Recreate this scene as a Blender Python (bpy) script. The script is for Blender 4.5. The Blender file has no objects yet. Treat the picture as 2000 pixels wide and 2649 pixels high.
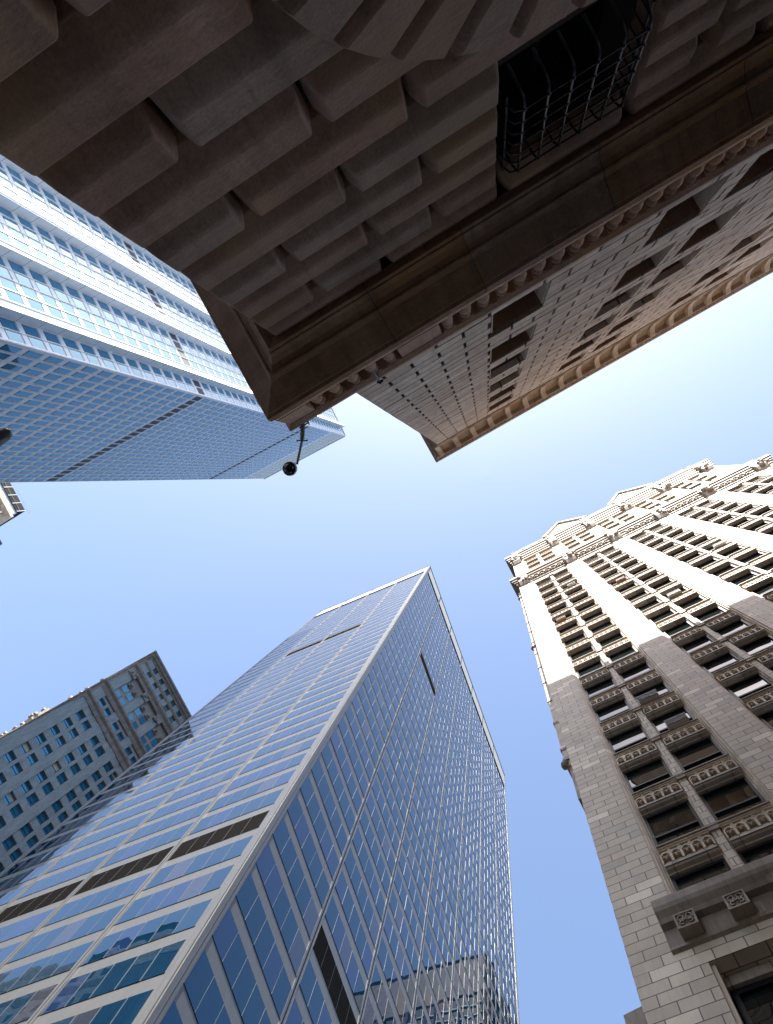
import bpy, math, random
from math import sin, cos, pi, radians, atan2, hypot, sqrt
from mathutils import Vector, Matrix
random.seed(11)
sc = bpy.context.scene
COL = sc.collection

# ------------------------------------------------------------------ camera
PX = 1766.0                                   # focal length in pixels of the 2000 x 2649 photograph
def _norm(v): v = Vector(v); v.normalize(); return v
zc = _norm((258.5, -95.0, PX))                # zenith as the camera sees it (right, down, forward)
x0 = _norm(Vector((1, 0, 0)) - zc.x * zc)
y0 = zc.cross(x0)
A0 = radians(-29.4)
xc = cos(A0) * x0 + sin(A0) * y0
yc = -sin(A0) * x0 + cos(A0) * y0
cam = bpy.data.cameras.new('Camera'); cam_ob = bpy.data.objects.new('Camera', cam); COL.objects.link(cam_ob)
right = Vector((xc.x, yc.x, zc.x)); down = Vector((xc.y, yc.y, zc.y)); fwd = Vector((xc.z, yc.z, zc.z))
cam_ob.matrix_world = Matrix((( right.x, -down.x, -fwd.x, 0), (right.y, -down.y, -fwd.y, 0), (right.z, -down.z, -fwd.z, 0), (0, 0, 0, 1)))
cam.sensor_fit = 'VERTICAL'; cam.sensor_height = 36.0; cam.lens = 36.0 * PX / 2649.0
cam.clip_start = 0.05; cam.clip_end = 6000
sc.camera = cam_ob
GROUND = -1.6                                  # the camera is at the origin, 1.6 m above the pavement

def project(p):
    c = p[0] * xc + p[1] * yc + p[2] * zc
    if c.z <= 0: return None
    return (1000 + PX * c.x / c.z, 1324.5 + PX * c.y / c.z)
def in_frame(p, m=30):
    q = project(p)
    return q is not None and -m < q[0] < 2000 + m and -m < q[1] < 2649 + m

# ------------------------------------------------------------------ light
SUN = _norm((0.42, -1.0, 1.454))
elev = math.asin(SUN.z)
sun = bpy.data.lights.new('Sun', 'SUN'); sun.energy = 4.2; sun.angle = radians(0.53); sun.color = (1.0, 0.955, 0.89)
sun_ob = bpy.data.objects.new('Sun', sun); COL.objects.link(sun_ob)
sun_ob.rotation_euler = SUN.to_track_quat('Z', 'Y').to_euler(); sun_ob.location = (0, 0, 400)
world = bpy.data.worlds.new('World'); sc.world = world; world.use_nodes = True
wn = world.node_tree; bg = wn.nodes['Background']
sky = wn.nodes.new('ShaderNodeTexSky'); sky.sky_type = 'NISHITA'; sky.sun_disc = False
sky.sun_elevation = elev; sky.sun_rotation = atan2(SUN.x, SUN.y)
sky.altitude = 10; sky.air_density = 1.0; sky.dust_density = 1.6; sky.ozone_density = .9
wn.links.new(sky.outputs[0], bg.inputs[0]); bg.inputs[1].default_value = 0.15
sc.view_settings.view_transform = 'Standard'; sc.view_settings.look = 'None'
sc.view_settings.exposure = 1.31; sc.view_settings.gamma = 1.0
sc.render.engine = 'CYCLES'
sc.cycles.max_bounces = 8; sc.cycles.diffuse_bounces = 5; sc.cycles.glossy_bounces = 5
sc.render.resolution_x = 773; sc.render.resolution_y = 1024

# ------------------------------------------------------------------ materials
def mat(name, color=(.5, .5, .5), rough=.7, metal=0., ior=1.5, spec=None):
    m = bpy.data.materials.new(name); m.use_nodes = True
    b = m.node_tree.nodes['Principled BSDF']
    b.inputs['Base Color'].default_value = (*color, 1); b.inputs['Roughness'].default_value = rough
    b.inputs['Metallic'].default_value = metal; b.inputs['IOR'].default_value = ior
    if spec is not None: b.inputs['Specular IOR Level'].default_value = spec
    return m
class N:
    """small node helper"""
    def __init__(s, m): s.t = m.node_tree; s.b = s.t.nodes['Principled BSDF']
    def new(s, k, **kw):
        n = s.t.nodes.new(k)
        for a, v in kw.items():
            if a in n.inputs: n.inputs[a].default_value = v
            else: setattr(n, a, v)
        return n
    def link(s, a, b): s.t.links.new(a, b)
    def uv(s, sx=1, sy=1, sz=1, kind='UV'):
        c = s.new('ShaderNodeTexCoord'); mp = s.new('ShaderNodeMapping')
        mp.inputs['Scale'].default_value = (sx, sy, sz)
        s.link(c.outputs[kind], mp.inputs[0]); return mp.outputs[0]
    def ramp(s, src, stops):
        r = s.new('ShaderNodeValToRGB'); e = r.color_ramp.elements
        while len(e) < len(stops): e.new(.5)
        for k, (p, c) in enumerate(stops):
            e[k].position = p; e[k].color = (*c, 1) if len(c) == 3 else c
        s.link(src, r.inputs[0]); return r.outputs[0]
    def mix(s, a, b, f, mode='MIX'):
        n = s.new('ShaderNodeMix', data_type='RGBA', blend_type=mode)
        for sock, v in ((n.inputs[6], a), (n.inputs[7], b), (n.inputs[0], f)):
            if isinstance(v, bpy.types.NodeSocket): s.link(v, sock)
            elif isinstance(v, (int, float)): sock.default_value = v
            else: sock.default_value = (*v, 1)
        return n.outputs[2]
    def noise(s, vec, scale, detail=4, rough=.55):
        n = s.new('ShaderNodeTexNoise'); n.inputs['Scale'].default_value = scale
        n.inputs['Detail'].default_value = detail; n.inputs['Roughness'].default_value = rough
        s.link(vec, n.inputs['Vector']); return n.outputs[0]
    def bump(s, src, strength=.3, dist=.02, base=None):
        n = s.new('ShaderNodeBump'); n.inputs['Strength'].default_value = strength; n.inputs['Distance'].default_value = dist
        s.link(src, n.inputs['Height'])
        if base is not None: s.link(base, n.inputs['Normal'])
        return n.outputs[0]

def stone_mat(name, base, dark, light, streak=.5, fine=26, tint=None, rough=.85):
    m = mat(name, base, rough); n = N(m)
    uv = n.uv(); uvs = n.uv(.9, .22)
    a = n.noise(uvs, 1.3, 6, .6)
    col = n.ramp(a, [(.25, dark), (.5, base), (.78, light)])
    f = n.noise(uv, fine, 3, .7)
    col = n.mix(col, n.ramp(f, [(.3, (.62, .62, .62)), (.7, (1.2, 1.2, 1.2))]), .6, 'MULTIPLY')
    md = n.noise(n.uv(1, 2.2), 2.4, 5, .7)
    col = n.mix(col, n.ramp(md, [(.3, (.74, .71, .69)), (.62, (1.08, 1.08, 1.08)), (.75, (1.22, 1.24, 1.28))]), .8, 'MULTIPLY')
    g = n.noise(n.uv(), .35, 2)
    ws = n.noise(n.uv(3.0, .30), 1.2, 5, .7)
    col = n.mix(col, n.ramp(ws, [(.50, (1, 1, 1)), (.72, (.62, .60, .58))]), .75, 'MULTIPLY')
    if tint:
        col = n.mix(col, tint, n.ramp(g, [(.5, (0, 0, 0)), (.68, (1, 1, 1))]))
    n.link(col, n.b.inputs['Base Color'])
    n.link(n.bump(n.noise(uv, fine * .6, 5, .7), .5, .015, n.bump(n.noise(n.uv(1, 1.6), 5, 6, .65), .6, .035)), n.b.inputs['Normal'])
    return m
M = {}
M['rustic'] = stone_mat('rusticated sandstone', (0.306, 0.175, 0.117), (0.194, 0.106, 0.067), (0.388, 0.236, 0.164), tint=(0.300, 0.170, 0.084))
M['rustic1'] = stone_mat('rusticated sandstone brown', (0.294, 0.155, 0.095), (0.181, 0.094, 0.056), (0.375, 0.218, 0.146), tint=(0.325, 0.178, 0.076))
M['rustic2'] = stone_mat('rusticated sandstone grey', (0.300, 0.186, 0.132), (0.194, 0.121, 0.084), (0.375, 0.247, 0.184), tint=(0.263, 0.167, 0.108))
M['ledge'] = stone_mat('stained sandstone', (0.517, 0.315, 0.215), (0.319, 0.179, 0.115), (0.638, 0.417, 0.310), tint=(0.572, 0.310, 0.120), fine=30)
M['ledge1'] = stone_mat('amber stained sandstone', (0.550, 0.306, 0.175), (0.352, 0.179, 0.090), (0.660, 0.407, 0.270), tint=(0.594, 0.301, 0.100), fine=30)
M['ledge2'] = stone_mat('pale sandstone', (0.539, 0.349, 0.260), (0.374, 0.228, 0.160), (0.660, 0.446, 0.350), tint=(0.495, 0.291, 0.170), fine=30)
M['wall'] = stone_mat('smooth banded limestone', (.62, .50, .41), (.50, .395, .32), (.70, .59, .50), fine=25)
M['wall1'] = stone_mat('banded limestone warm', (.58, .445, .345), (.46, .345, .265), (.66, .53, .43), fine=25)
M['wall2'] = stone_mat('banded limestone pale', (.70, .585, .49), (.58, .475, .39), (.78, .68, .59), fine=25)
M['joint'] = mat('dark joint', (.06, .045, .038), .95, spec=0.)
M['eave'] = stone_mat('cornice stone', (.36, .265, .19), (.23, .155, .10), (.48, .385, .30), tint=(.27, .16, .08), fine=12)
M['iron'] = mat('black wrought iron', (.012, .012, .014), .38, .3)
M['black'] = mat('black', (.01, .01, .012), .8, spec=0.)

def tc_mat(name, tiles=True, colr=((.70, .57, .43), (.82, .675, .51), (.86, .79, .68)), bw=.86, bh=.40, dirt=.3):
    """glazed pale terracotta, optionally coursed in blocks; some blocks replaced by paler ones"""
    m = mat(name, colr[1], .5); n = N(m)
    uv = n.uv()
    br = n.new('ShaderNodeTexBrick'); br.offset = .5
    for k, v in (('Scale', 1.), ('Mortar Size', .016), ('Mortar Smooth', .1), ('Bias', 0.), ('Brick Width', bw), ('Row Height', bh)):
        br.inputs[k].default_value = v
    br.inputs['Color1'].default_value = (0, 0, 0, 1); br.inputs['Color2'].default_value = (1, 1, 1, 1); br.inputs['Mortar'].default_value = (.5, .5, .5, 1)
    n.link(uv, br.inputs['Vector'])
    cid = n.ramp(br.outputs[0], [(0, colr[0]), (.45, colr[1]), (.86, colr[1]), (.93, colr[2])])
    lum = n.ramp(br.outputs[0], [(0, (.72, .74, .76)), (.3, (.95, .94, .93)), (.6, (.86, .84, .82)), (.88, (1., 1., 1.)), (.96, (1.32, 1.34, 1.36))])
    col = n.mix(colr[1], lum, 1., 'MULTIPLY')
    big = n.noise(uv, .8, 4, .6)
    col = n.mix(col, n.ramp(big, [(.3, (.84, .83, .82)), (.7, (1.08, 1.08, 1.08))]), .8, 'MULTIPLY')
    st = n.noise(n.uv(5, .5), 1.6, 4, .7)
    col = n.mix(col, n.ramp(st, [(.45, (1, 1, 1)), (.75, (.60, .56, .52))]), dirt, 'MULTIPLY')
    if tiles:
        col = n.mix(col, (.13, .09, .075), br.outputs['Fac'])
    n.link(col, n.b.inputs['Base Color'])
    n.link(n.bump(n.noise(uv, 14, 3), .25, .01), n.b.inputs['Normal'])
    return m
M['tc'] = tc_mat('terracotta blocks')
M['tcp'] = tc_mat('terracotta plain', False, dirt=.6)
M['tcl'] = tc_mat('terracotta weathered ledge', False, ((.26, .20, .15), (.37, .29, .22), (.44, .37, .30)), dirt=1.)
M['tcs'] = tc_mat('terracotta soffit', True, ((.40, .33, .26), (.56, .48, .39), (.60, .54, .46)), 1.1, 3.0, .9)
M['tcc'] = tc_mat('terracotta crown darkened as shade', False, ((.28, .22, .165), (.40, .325, .25), (.46, .39, .32)), dirt=.7)  # crown terracotta darkened to stand in for shade under its ledges
M['dim_base'] = stone_mat('unseen base darkened to cut bounce', (.045, .038, .034), (.03, .026, .023), (.07, .06, .055), fine=20, rough=.35)  # unseen tower base, coloured dark to cut light bounced onto the bank
M['copper'] = mat('green copper flashing', (.36, .47, .40), .6)

def glass_mat(name, col, ior=1.5, rough=.0, wav=.0, wscale=.6, tint=None, stint=None):
    m = mat(name, col, rough, 0, ior); n = N(m)
    if stint: n.b.inputs['Specular Tint'].default_value = (*stint, 1)
    if tint:
        g = n.noise(n.uv(1, 1), 1.2, 3)
        n.link(n.ramp(g, [(.35, col), (.7, tint)]), n.b.inputs['Base Color'])
    if wav:
        n.link(n.bump(n.noise(n.uv(1, .6), wscale, 1, .4), wav, .05), n.b.inputs['Normal'])
    return m
M['gl_tower'] = glass_mat('blue black curtain glass', (.003, .024, .055), 1.72, .0, .10, .5, None, (.22, .62, 1.))
M['gl_tower2'] = glass_mat('curtain glass slightly lighter', (.010, .028, .075), 1.76, .0, .14, .5, None, (.34, .58, 1.))
M['gl_tower3'] = glass_mat('replacement curtain glass', (.035, .040, .055), 1.8, .01, .10, .5, None, (.55, .68, 1.))
M['gl_blue'] = glass_mat('pale blue glass', (.02, .15, .30), 2.1, .02, .15, .4, None, (.35, .82, 1.))
M['gl_old'] = glass_mat('old sash glass', (.012, .016, .015), 1.75, .0, .35, .9, (.02, .03, .026))
M['gl_dark'] = glass_mat('dark window', (.01, .012, .014), 1.45, .05)
M['shade'] = mat('roller blind', (.42, .43, .38), .8)

def metal_mat(name, col, rough, metal, streak=.5, aniso=8.):
    m = mat(name, col, rough, metal); n = N(m)
    s = n.noise(n.uv(aniso, .35), 1.0, 4, .6)
    c = n.mix(col, n.ramp(s, [(.3, (.8, .8, .8)), (.7, (1.18, 1.18, 1.18))]), streak, 'MULTIPLY')
    n.link(c, n.b.inputs['Base Color'])
    big = n.noise(n.uv(.5, .5), 1.0, 2)
    rr = n.new('ShaderNodeMapRange'); rr.inputs[3].default_value = rough * .8; rr.inputs[4].default_value = rough * 1.25
    n.link(big, rr.inputs[0]); n.link(rr.outputs[0], n.b.inputs['Roughness'])
    n.link(n.bump(s, .08, .01), n.b.inputs['Normal'])
    return m
M['alu'] = metal_mat('anodised spandrel metal', (.175, .175, .172), .42, .38)
M['alu_l'] = metal_mat('bright mullion metal', (.34, .33, .31), .38, .8)
M['gasket'] = mat('black gasket', (.008, .009, .014), .8, spec=0.)
M['louver'] = metal_mat('dark bronze louvre', (.020, .017, .015), .7, .0)
M['louver'].node_tree.nodes['Principled BSDF'].inputs['Specular IOR Level'].default_value = .1
M['bpanel'] = metal_mat('pale metal panel', (.64, .70, .76), .45, .15, .25, 1.)
M['bwhite'] = mat('white painted metal', (.78, .79, .80), .4)
M['bfin'] = mat('silver fin', (.60, .62, .64), .35, .2)
M['perf'] = mat('perforated pale roof screen', (.50, .49, .45), .7)
M['rdark'] = stone_mat('dark concrete', (.13, .12, .115), (.10, .09, .085), (.17, .16, .15), fine=1)  # top band stone, dark all over
M['louver_b'] = mat('blue black louvre', (.012, .016, .03), .6)
M['cream'] = mat('cream louvre panel', (.55, .56, .50), .5)
M['grey_brick'] = stone_mat('grey limestone', (0.270, 0.335, 0.382), (0.211, 0.265, 0.307), (0.333, 0.405, 0.456), fine=4)
M['brown_cor'] = stone_mat('brown weathered terracotta', (.26, .26, .265), (.17, .165, .165), (.37, .37, .37), fine=3)
M['asphalt'] = mat('asphalt', (.05, .05, .052), .9)
M['pave'] = mat('concrete pavement', (.085, .08, .075), .9)
M['paint'] = mat('white road paint', (.75, .75, .72), .7)
M['lampglass'] = mat('black lamp dome', (.004, .006, .008), .06, 0, 1.6)
M['lampmetal'] = mat('brown grey lamp metal', (.20, .18, .175), .45, .4)
M['whitecap'] = mat('pale lamp rim', (.55, .57, .6), .4)
M['ac'] = mat('air conditioner case', (.50, .44, .37), .6)
M['rust'] = mat('rusty air conditioner case', (.45, .24, .10), .8)

# ------------------------------------------------------------------ mesh building
class Face:
    """vertical plane frame: s along, o outward, z up"""
    def __init__(f, P, t, n): f.P = P; f.t = t; f.n = n
    def pt(f, s, o, z): return (f.P[0] + f.t[0] * s + f.n[0] * o, f.P[1] + f.t[1] * s + f.n[1] * o, z)
def face_from(P, Q, toward=(0, 0)):
    L = hypot(Q[0] - P[0], Q[1] - P[1]); t = ((Q[0] - P[0]) / L, (Q[1] - P[1]) / L)
    n = (t[1], -t[0])
    if (toward[0] - P[0]) * n[0] + (toward[1] - P[1]) * n[1] < 0: n = (-n[0], -n[1])
    f = Face(P, t, n); f.L = L; return f
WORLD = Face((0, 0), (1, 0), (0, 1))

class MB:
    def __init__(s, fr=WORLD): s.v = []; s.f = []; s.uv = []; s.m = []; s.sm = []; s.fr = fr; s.mats = []
    def mi(s, m):
        if m not in s.mats: s.mats.append(m)
        return s.mats.index(m)
    def add(s, verts, faces, m='rustic', smooth=False, fr=None):
        """verts in (s, o, z) of the frame"""
        fr = fr or s.fr; b = len(s.v); k = s.mi(m)
        s.v += [fr.pt(*p) for p in verts]
        for f in faces:
            a, c, d = (Vector(verts[f[0]]), Vector(verts[f[1]]), Vector(verts[f[2]]))
            nn = (c - a).cross(d - a); ax = max(range(3), key=lambda i: abs(nn[i]))
            ii = ((1, 2), (0, 2), (0, 1))[ax]
            s.uv += [(verts[i][ii[0]], verts[i][ii[1]]) for i in f]
            s.f.append([b + i for i in f]); s.m.append(k); s.sm.append(smooth)
    def box(s, s0, s1, o0, o1, z0, z1, m='rustic', fr=None):
        V = [(s0, o0, z0), (s1, o0, z0), (s1, o1, z0), (s0, o1, z0), (s0, o0, z1), (s1, o0, z1), (s1, o1, z1), (s0, o1, z1)]
        s.add(V, [(0, 3, 2, 1), (4, 5, 6, 7), (0, 1, 5, 4), (1, 2, 6, 5), (2, 3, 7, 6), (3, 0, 4, 7)], m, fr=fr)
    def quad(s, pts, m, fr=None): s.add(pts, [(0, 1, 2, 3)], m, fr=fr)
    def prism_o(s, poly, o0, o1, m, smooth=False):
        """polygon in (s, z), pushed from o0 to o1"""
        n = len(poly); V = [(a, o0, b) for a, b in poly] + [(a, o1, b) for a, b in poly]
        s.add(V, [tuple(range(n)), tuple(range(2 * n - 1, n - 1, -1))] + [(i, (i + 1) % n, n + (i + 1) % n, n + i) for i in range(n)], m, smooth)
    def prism_s(s, poly, s0, s1, m):
        """polygon in (o, z), pushed from s0 to s1"""
        n = len(poly); V = [(s0, a, b) for a, b in poly] + [(s1, a, b) for a, b in poly]
        s.add(V, [tuple(range(n)), tuple(range(2 * n - 1, n - 1, -1))] + [(i, (i + 1) % n, n + (i + 1) % n, n + i) for i in range(n)], m)
    def lathe(s, c, prof, m, seg=12):
        """profile (r, z) about the vertical axis at c = (s, o)"""
        V = []; F = []
        for r, z in prof:
            for k in range(seg): a = 2 * pi * k / seg; V.append((c[0] + r * cos(a), c[1] + r * sin(a), z))
        for j in range(len(prof) - 1):
            for k in range(seg): F.append((j * seg + k, j * seg + (k + 1) % seg, (j + 1) * seg + (k + 1) % seg, (j + 1) * seg + k))
        F.append(tuple(range(seg))[::-1]); F.append(tuple((len(prof) - 1) * seg + k for k in range(seg)))
        s.add(V, F, m, True)
    def tube(s, pts, r, m, seg=8):
        P = [Vector(p) for p in pts]; V = []; F = []
        for i, p in enumerate(P):
            d = (P[min(i + 1, len(P) - 1)] - P[max(i - 1, 0)]).normalized()
            u = d.cross(Vector((0, 0, 1)) if abs(d.z) < .9 else Vector((1, 0, 0))).normalized(); w = d.cross(u)
            rr = r[i] if isinstance(r, (list, tuple)) else r
            for k in range(seg):
                a = 2 * pi * k / seg; V.append(tuple(p + rr * (cos(a) * u + sin(a) * w)))
        for i in range(len(P) - 1):
            for k in range(seg): F.append((i * seg + k, i * seg + (k + 1) % seg, (i + 1) * seg + (k + 1) % seg, (i + 1) * seg + k))
        F.append(tuple(range(seg))); F.append(tuple((len(P) - 1) * seg + k for k in range(seg))[::-1])
        s.add(V, F, m, True)
    def blob(s, c, r, m, sx=1, so=1, sz=1, rings=5, seg=8, jit=.18):
        V = [(c[0], c[1], c[2] - r * sz)]; F = []
        for j in range(1, rings):
            th = pi * j / rings
            for k in range(seg):
                a = 2 * pi * k / seg; q = r * (1 + random.uniform(-jit, jit))
                V.append((c[0] + q * sx * sin(th) * cos(a), c[1] + q * so * sin(th) * sin(a), c[2] - q * sz * cos(th)))
        V.append((c[0], c[1], c[2] + r * sz)); t = len(V) - 1
        for k in range(seg): F.append((0, 1 + (k + 1) % seg, 1 + k)); F.append((t, t - seg + k, t - seg + (k + 1) % seg))
        for j in range(rings - 2):
            for k in range(seg): F.append((1 + j * seg + k, 1 + j * seg + (k + 1) % seg, 1 + (j + 1) * seg + (k + 1) % seg, 1 + (j + 1) * seg + k))
        s.add(V, F, m, True)
    def sweep(s, prof, segs, m):
        """profile (o, z) along a list of (frame, s0, s1, mitre0, mitre1); a mitre of +1 lengthens that end by o"""
        for fr, s0, s1, m0, m1 in segs:
            n = len(prof)
            V = [(s0 - m0 * o, o, z) for o, z in prof] + [(s1 + m1 * o, o, z) for o, z in prof]
            F = [(i, i + 1, n + i + 1, n + i) for i in range(n - 1)] + [tuple(range(n)), tuple(range(2 * n - 1, n - 1, -1))]
            s.add(V, F, m, fr=fr)
    def build(s, name, parent=None, label=None, kind=None):
        org = ROOT
        me = bpy.data.meshes.new(name)
        me.from_pydata([(a - org[0], b - org[1], c - org[2]) for a, b, c in s.v], [], s.f)
        for k in s.mats: me.materials.append(M[k])
        me.polygons.foreach_set('material_index', s.m); me.polygons.foreach_set('use_smooth', s.sm)
        l = me.uv_layers.new(name='UVMap'); l.data.foreach_set('uv', [c for p in s.uv for c in p])
        me.update()
        ob = bpy.data.objects.new(name, me); COL.objects.link(ob)
        if parent is not None: ob.parent = parent
        if label: ob['label'] = label
        if kind: ob['kind'] = kind
        return ob
ROOT = (0, 0, 0)
def thing(name, label, cat, loc=(0, 0, 0), group=None):
    global ROOT
    ROOT = tuple(loc)
    o = bpy.data.objects.new(name, None); COL.objects.link(o); o.location = loc; o.empty_display_size = .5
    o['label'] = label; o['category'] = cat
    if group: o['group'] = group
    return o
def reset():
    global ROOT
    ROOT = (0, 0, 0)
def structure(name, mb):
    reset(); ob = mb.build(name); ob['kind'] = 'structure'; return ob

def ring(poly, inset, rc, seg=3):
    """inset a convex polygon and round its corners"""
    n = len(poly); area = sum(poly[i][0] * poly[(i + 1) % n][1] - poly[(i + 1) % n][0] * poly[i][1] for i in range(n))
    if area < 0: poly = poly[::-1]
    L = []
    for i in range(n):
        a, b = poly[i], poly[(i + 1) % n]; d = hypot(b[0] - a[0], b[1] - a[1])
        nx, ny = -(b[1] - a[1]) / d, (b[0] - a[0]) / d
        L.append(((a[0] + nx * inset, a[1] + ny * inset), ((b[0] - a[0]) / d, (b[1] - a[1]) / d)))
    out = []; r = max(rc - inset, .008)
    for i in range(n):
        (p, d), (q, e) = L[i - 1], L[i]
        det = d[0] * (-e[1]) - (-e[0]) * d[1]
        t = ((q[0] - p[0]) * (-e[1]) - (-e[0]) * (q[1] - p[1])) / det
        x, y = p[0] + d[0] * t, p[1] + d[1] * t
        ang = math.acos(max(-1, min(1, d[0] * e[0] + d[1] * e[1]))); T = r * math.tan(ang / 2)
        c0 = (x - d[0] * T, y - d[1] * T); nrm = (-d[1], d[0]); cx, cy = c0[0] + nrm[0] * r, c0[1] + nrm[1] * r
        a0 = atan2(c0[1] - cy, c0[0] - cx)
        for k in range(seg + 1):
            a = a0 + ang * k / seg; out.append((cx + r * cos(a), cy + r * sin(a)))
    return out
def pillow(mb, poly, back, front, R, m, rc=None, seg=4, depth=None, low=0.):
    """a stone block with rolled edges standing out of the wall plane"""
    rc = rc or R * 1.35; rings = [(0., back)]; depth = depth or R
    for t_, d_ in ((0, 1), (.05, .93), (.60, .24), (.72, .12), (.86, .035), (1, 0)): rings.append((R * t_, front - depth * d_))
    V = []; F = []; n = None
    for ins, o in rings:
        pl = poly
        if low: pl = [(poly[0][0], poly[0][1] + low * ins / R), (poly[1][0], poly[1][1] + low * ins / R)] + list(poly[2:])
        P = ring(pl, ins, rc); n = len(P); V += [(a, o, b) for a, b in P]
    for j in range(len(rings) - 1):
        for k in range(n): F.append((j * n + k, j * n + (k + 1) % n, (j + 1) * n + (k + 1) % n, (j + 1) * n + k))
    mb.add(V, F, m, True)
    mb.add(V[-n:], [tuple(range(n))], m, False)

# ================================================================== ground
g = MB(); g.quad([(-3000, -3000, GROUND - .13), (3000, -3000, GROUND - .13), (3000, 3000, GROUND - .13), (-3000, 3000, GROUND - .13)], 'asphalt')
structure('road', g)
g = MB(); g.box(-2.5, 60, -45, 1.2, GROUND - .12, GROUND, 'pave'); g.box(-6.0, 60, -4.1, 1.25, GROUND - .115, GROUND - .004, 'pave')
structure('pavement', g)
g = MB(); g.box(-6, 60, 10.2, 50, GROUND - .12, GROUND, 'pave'); structure('far_pavement', g)
g = MB()
for k in range(12): g.box(-30 + 6 * k, -27 + 6 * k, 5.6, 5.75, GROUND - .126, GROUND - .122, 'paint')
structure('road_marking', g)

# ================================================================== the banded stone bank overhead
DN = 4.0; CX = -2.144
NF = Face((CX, -DN), (1, 0), (0, 1)); NS = Face((CX, -DN), (0, -1), (-1, 0))
def sx(X): return X - CX
bank = thing('stone_bank_building', 'dark brown rusticated stone building looming overhead, with a grilled window and a bracketed cornice', 'building', (CX, -DN, GROUND))
LN = 62.0
# rusticated base
rb = MB(NF)
tops0 = [5.43, 6.34, 7.255, 8.12, 9.01, 9.84, 10.66, 11.46, 12.10]
tops = [t + .05 for t in tops0]
zs = [tops[0] - .92 * k for k in range(7, 0, -1)] + tops
WX0, WX1, WZ0, WZ1 = sx(2.50), sx(4.66), 9.03, 11.49
AC, AR, AI = (sx(3.85), 4.25), 3.70, 2.35
rb.box(0.3, LN, -8, -.44, GROUND, WZ0 - .0, 'joint'); rb.box(.3, WX0, -8, -.44, WZ0, WZ1, 'joint'); rb.box(WX1, LN, -8, -.44, WZ0, WZ1, 'joint')
rb.box(.3, LN, -8, -.44, WZ1, 12.25, 'joint')
rb.box(WX0 - .1, WX1 + .1, -8, -1.2, WZ0 - .1, WZ1 + .1, 'black')
par = {}
odd = [.27, 2.43]; even = [-.95, 1.38]
for r in range(1, len(zs)):
    z0, z1 = zs[r - 1] + .02, zs[r] - .02
    top = zs[r]
    base = even if (round((top - 5.43) / .9) % 2 == 1 if top > 5.5 else ((len(zs) - 9 - r) % 2 == 0)) else odd
    idx = tops.index(top) if top in tops else r - 7
    base = odd if idx % 2 == 0 else even
    js = [0.0] + [sx(base[0] + 2.27 * k) for k in range(0, 28)]
    js = [j for j in js if j < LN]
    if 9.0 < top < 11.6:      # beside the grilled window
        js = [j for j in js if not (WX0 - .35 < j < WX1 + .6)] + [WX0 - .0, WX1 + .0, sx(6.03)]
        js = sorted(js)
    for a, b in zip(js, js[1:]):
        if 9.0 < top < 11.6 and a >= WX0 - .01 and b <= WX1 + .01: continue
        a += .025; b -= .025
        if a < .1: a = 0.0
        # cut by the arch
        def outside(x, z): return hypot(x - AC[0], z - AC[1]) > AR - .12
        if z0 < AC[1] + AR:
            zz = min(max(AC[1], z0), z1)
            zr = z0 if z0 > AC[1] else AC[1]
            h = AR ** 2 - (zr - AC[1]) ** 2
            if z1 < AC[1] - .2: h = AR ** 2
            if h > 0:
                w = sqrt(h); L0, L1 = AC[0] - w, AC[0] + w
                if a > L0 - .0 and b < L1 + .0 and (z1 - AC[1]) ** 2 + max(abs(a - AC[0]), abs(b - AC[0])) ** 2 < AR ** 2: continue
                # block is partly behind the ring: the ring stands in front, keep the part outside
                wt = sqrt(max(AR ** 2 - max(z1 - AC[1], 0) ** 2, 0)) if z1 > AC[1] else AR
                if a < L1 and b > L0:
                    if z1 >= AC[1] + AR: pass
                    else:
                        if a < AC[0] - wt + .02 and b > AC[0] - wt: b = min(b, AC[0] - wt + .25)
                        elif b > AC[0] + wt and a < AC[0] + wt: a = max(a, AC[0] + wt - .25)
                        elif a >= AC[0] - wt and b <= AC[0] + wt: continue
        if b - a < .25: continue
        dj = random.uniform(-.012, .012)
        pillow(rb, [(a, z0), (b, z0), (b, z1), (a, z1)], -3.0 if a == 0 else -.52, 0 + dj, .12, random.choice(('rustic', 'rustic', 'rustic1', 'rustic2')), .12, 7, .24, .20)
        if a < 6 and random.random() < .15:
            pass
rb.build('rusticated_wall', bank)
# arch ring of wedge blocks
for k in range(-7, 8):
    a0 = radians(94.05 - 12.7 * (k + .5) + .0); a1 = radians(94.05 - 12.7 * (k - .5))
    a0 += radians(.2); a1 -= radians(.2)
    if a0 < radians(-3) or a1 > radians(186): continue
    P = [(AC[0] + AI * cos(a0), AC[1] + AI * sin(a0))]
    P += [(AC[0] + AR * cos(a0 + (a1 - a0) * i / 2), AC[1] + AR * sin(a0 + (a1 - a0) * i / 2)) for i in range(3)]
    P += [(AC[0] + AI * cos(a1), AC[1] + AI * sin(a1))]
    mb = MB(NF); pillow(mb, P, -.40, .14, .11, random.choice(('rustic', 'rustic1', 'rustic2')), .07, 6, .26); mb.build('arch_stone', bank)
mb = MB(NF)
F = [(AC[0] + (AI + .05) * cos(pi * k / 24), AC[1] + (AI + .05) * sin(pi * k / 24)) for k in range(25)] + [(AC[0] - AI - .05, 0.2), (AC[0] + AI + .05, .2)]
mb.prism_o(F, -.435, -.40, 'gl_dark'); aw = mb.build('arched_window', bank)
mb = MB(NF)
for k in range(-3, 4): mb.box(AC[0] + k * .62 - .04, AC[0] + k * .62 + .04, -.30, -.2, .2, AC[1] + sqrt(AI ** 2 - (k * .62) ** 2), 'iron')
for z in (1.2, 2.4, 3.6, 4.8): mb.box(AC[0] - AI, AC[0] + AI, -.295, -.21, z, z + .08, 'iron')
mb.build('frame', aw)
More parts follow.
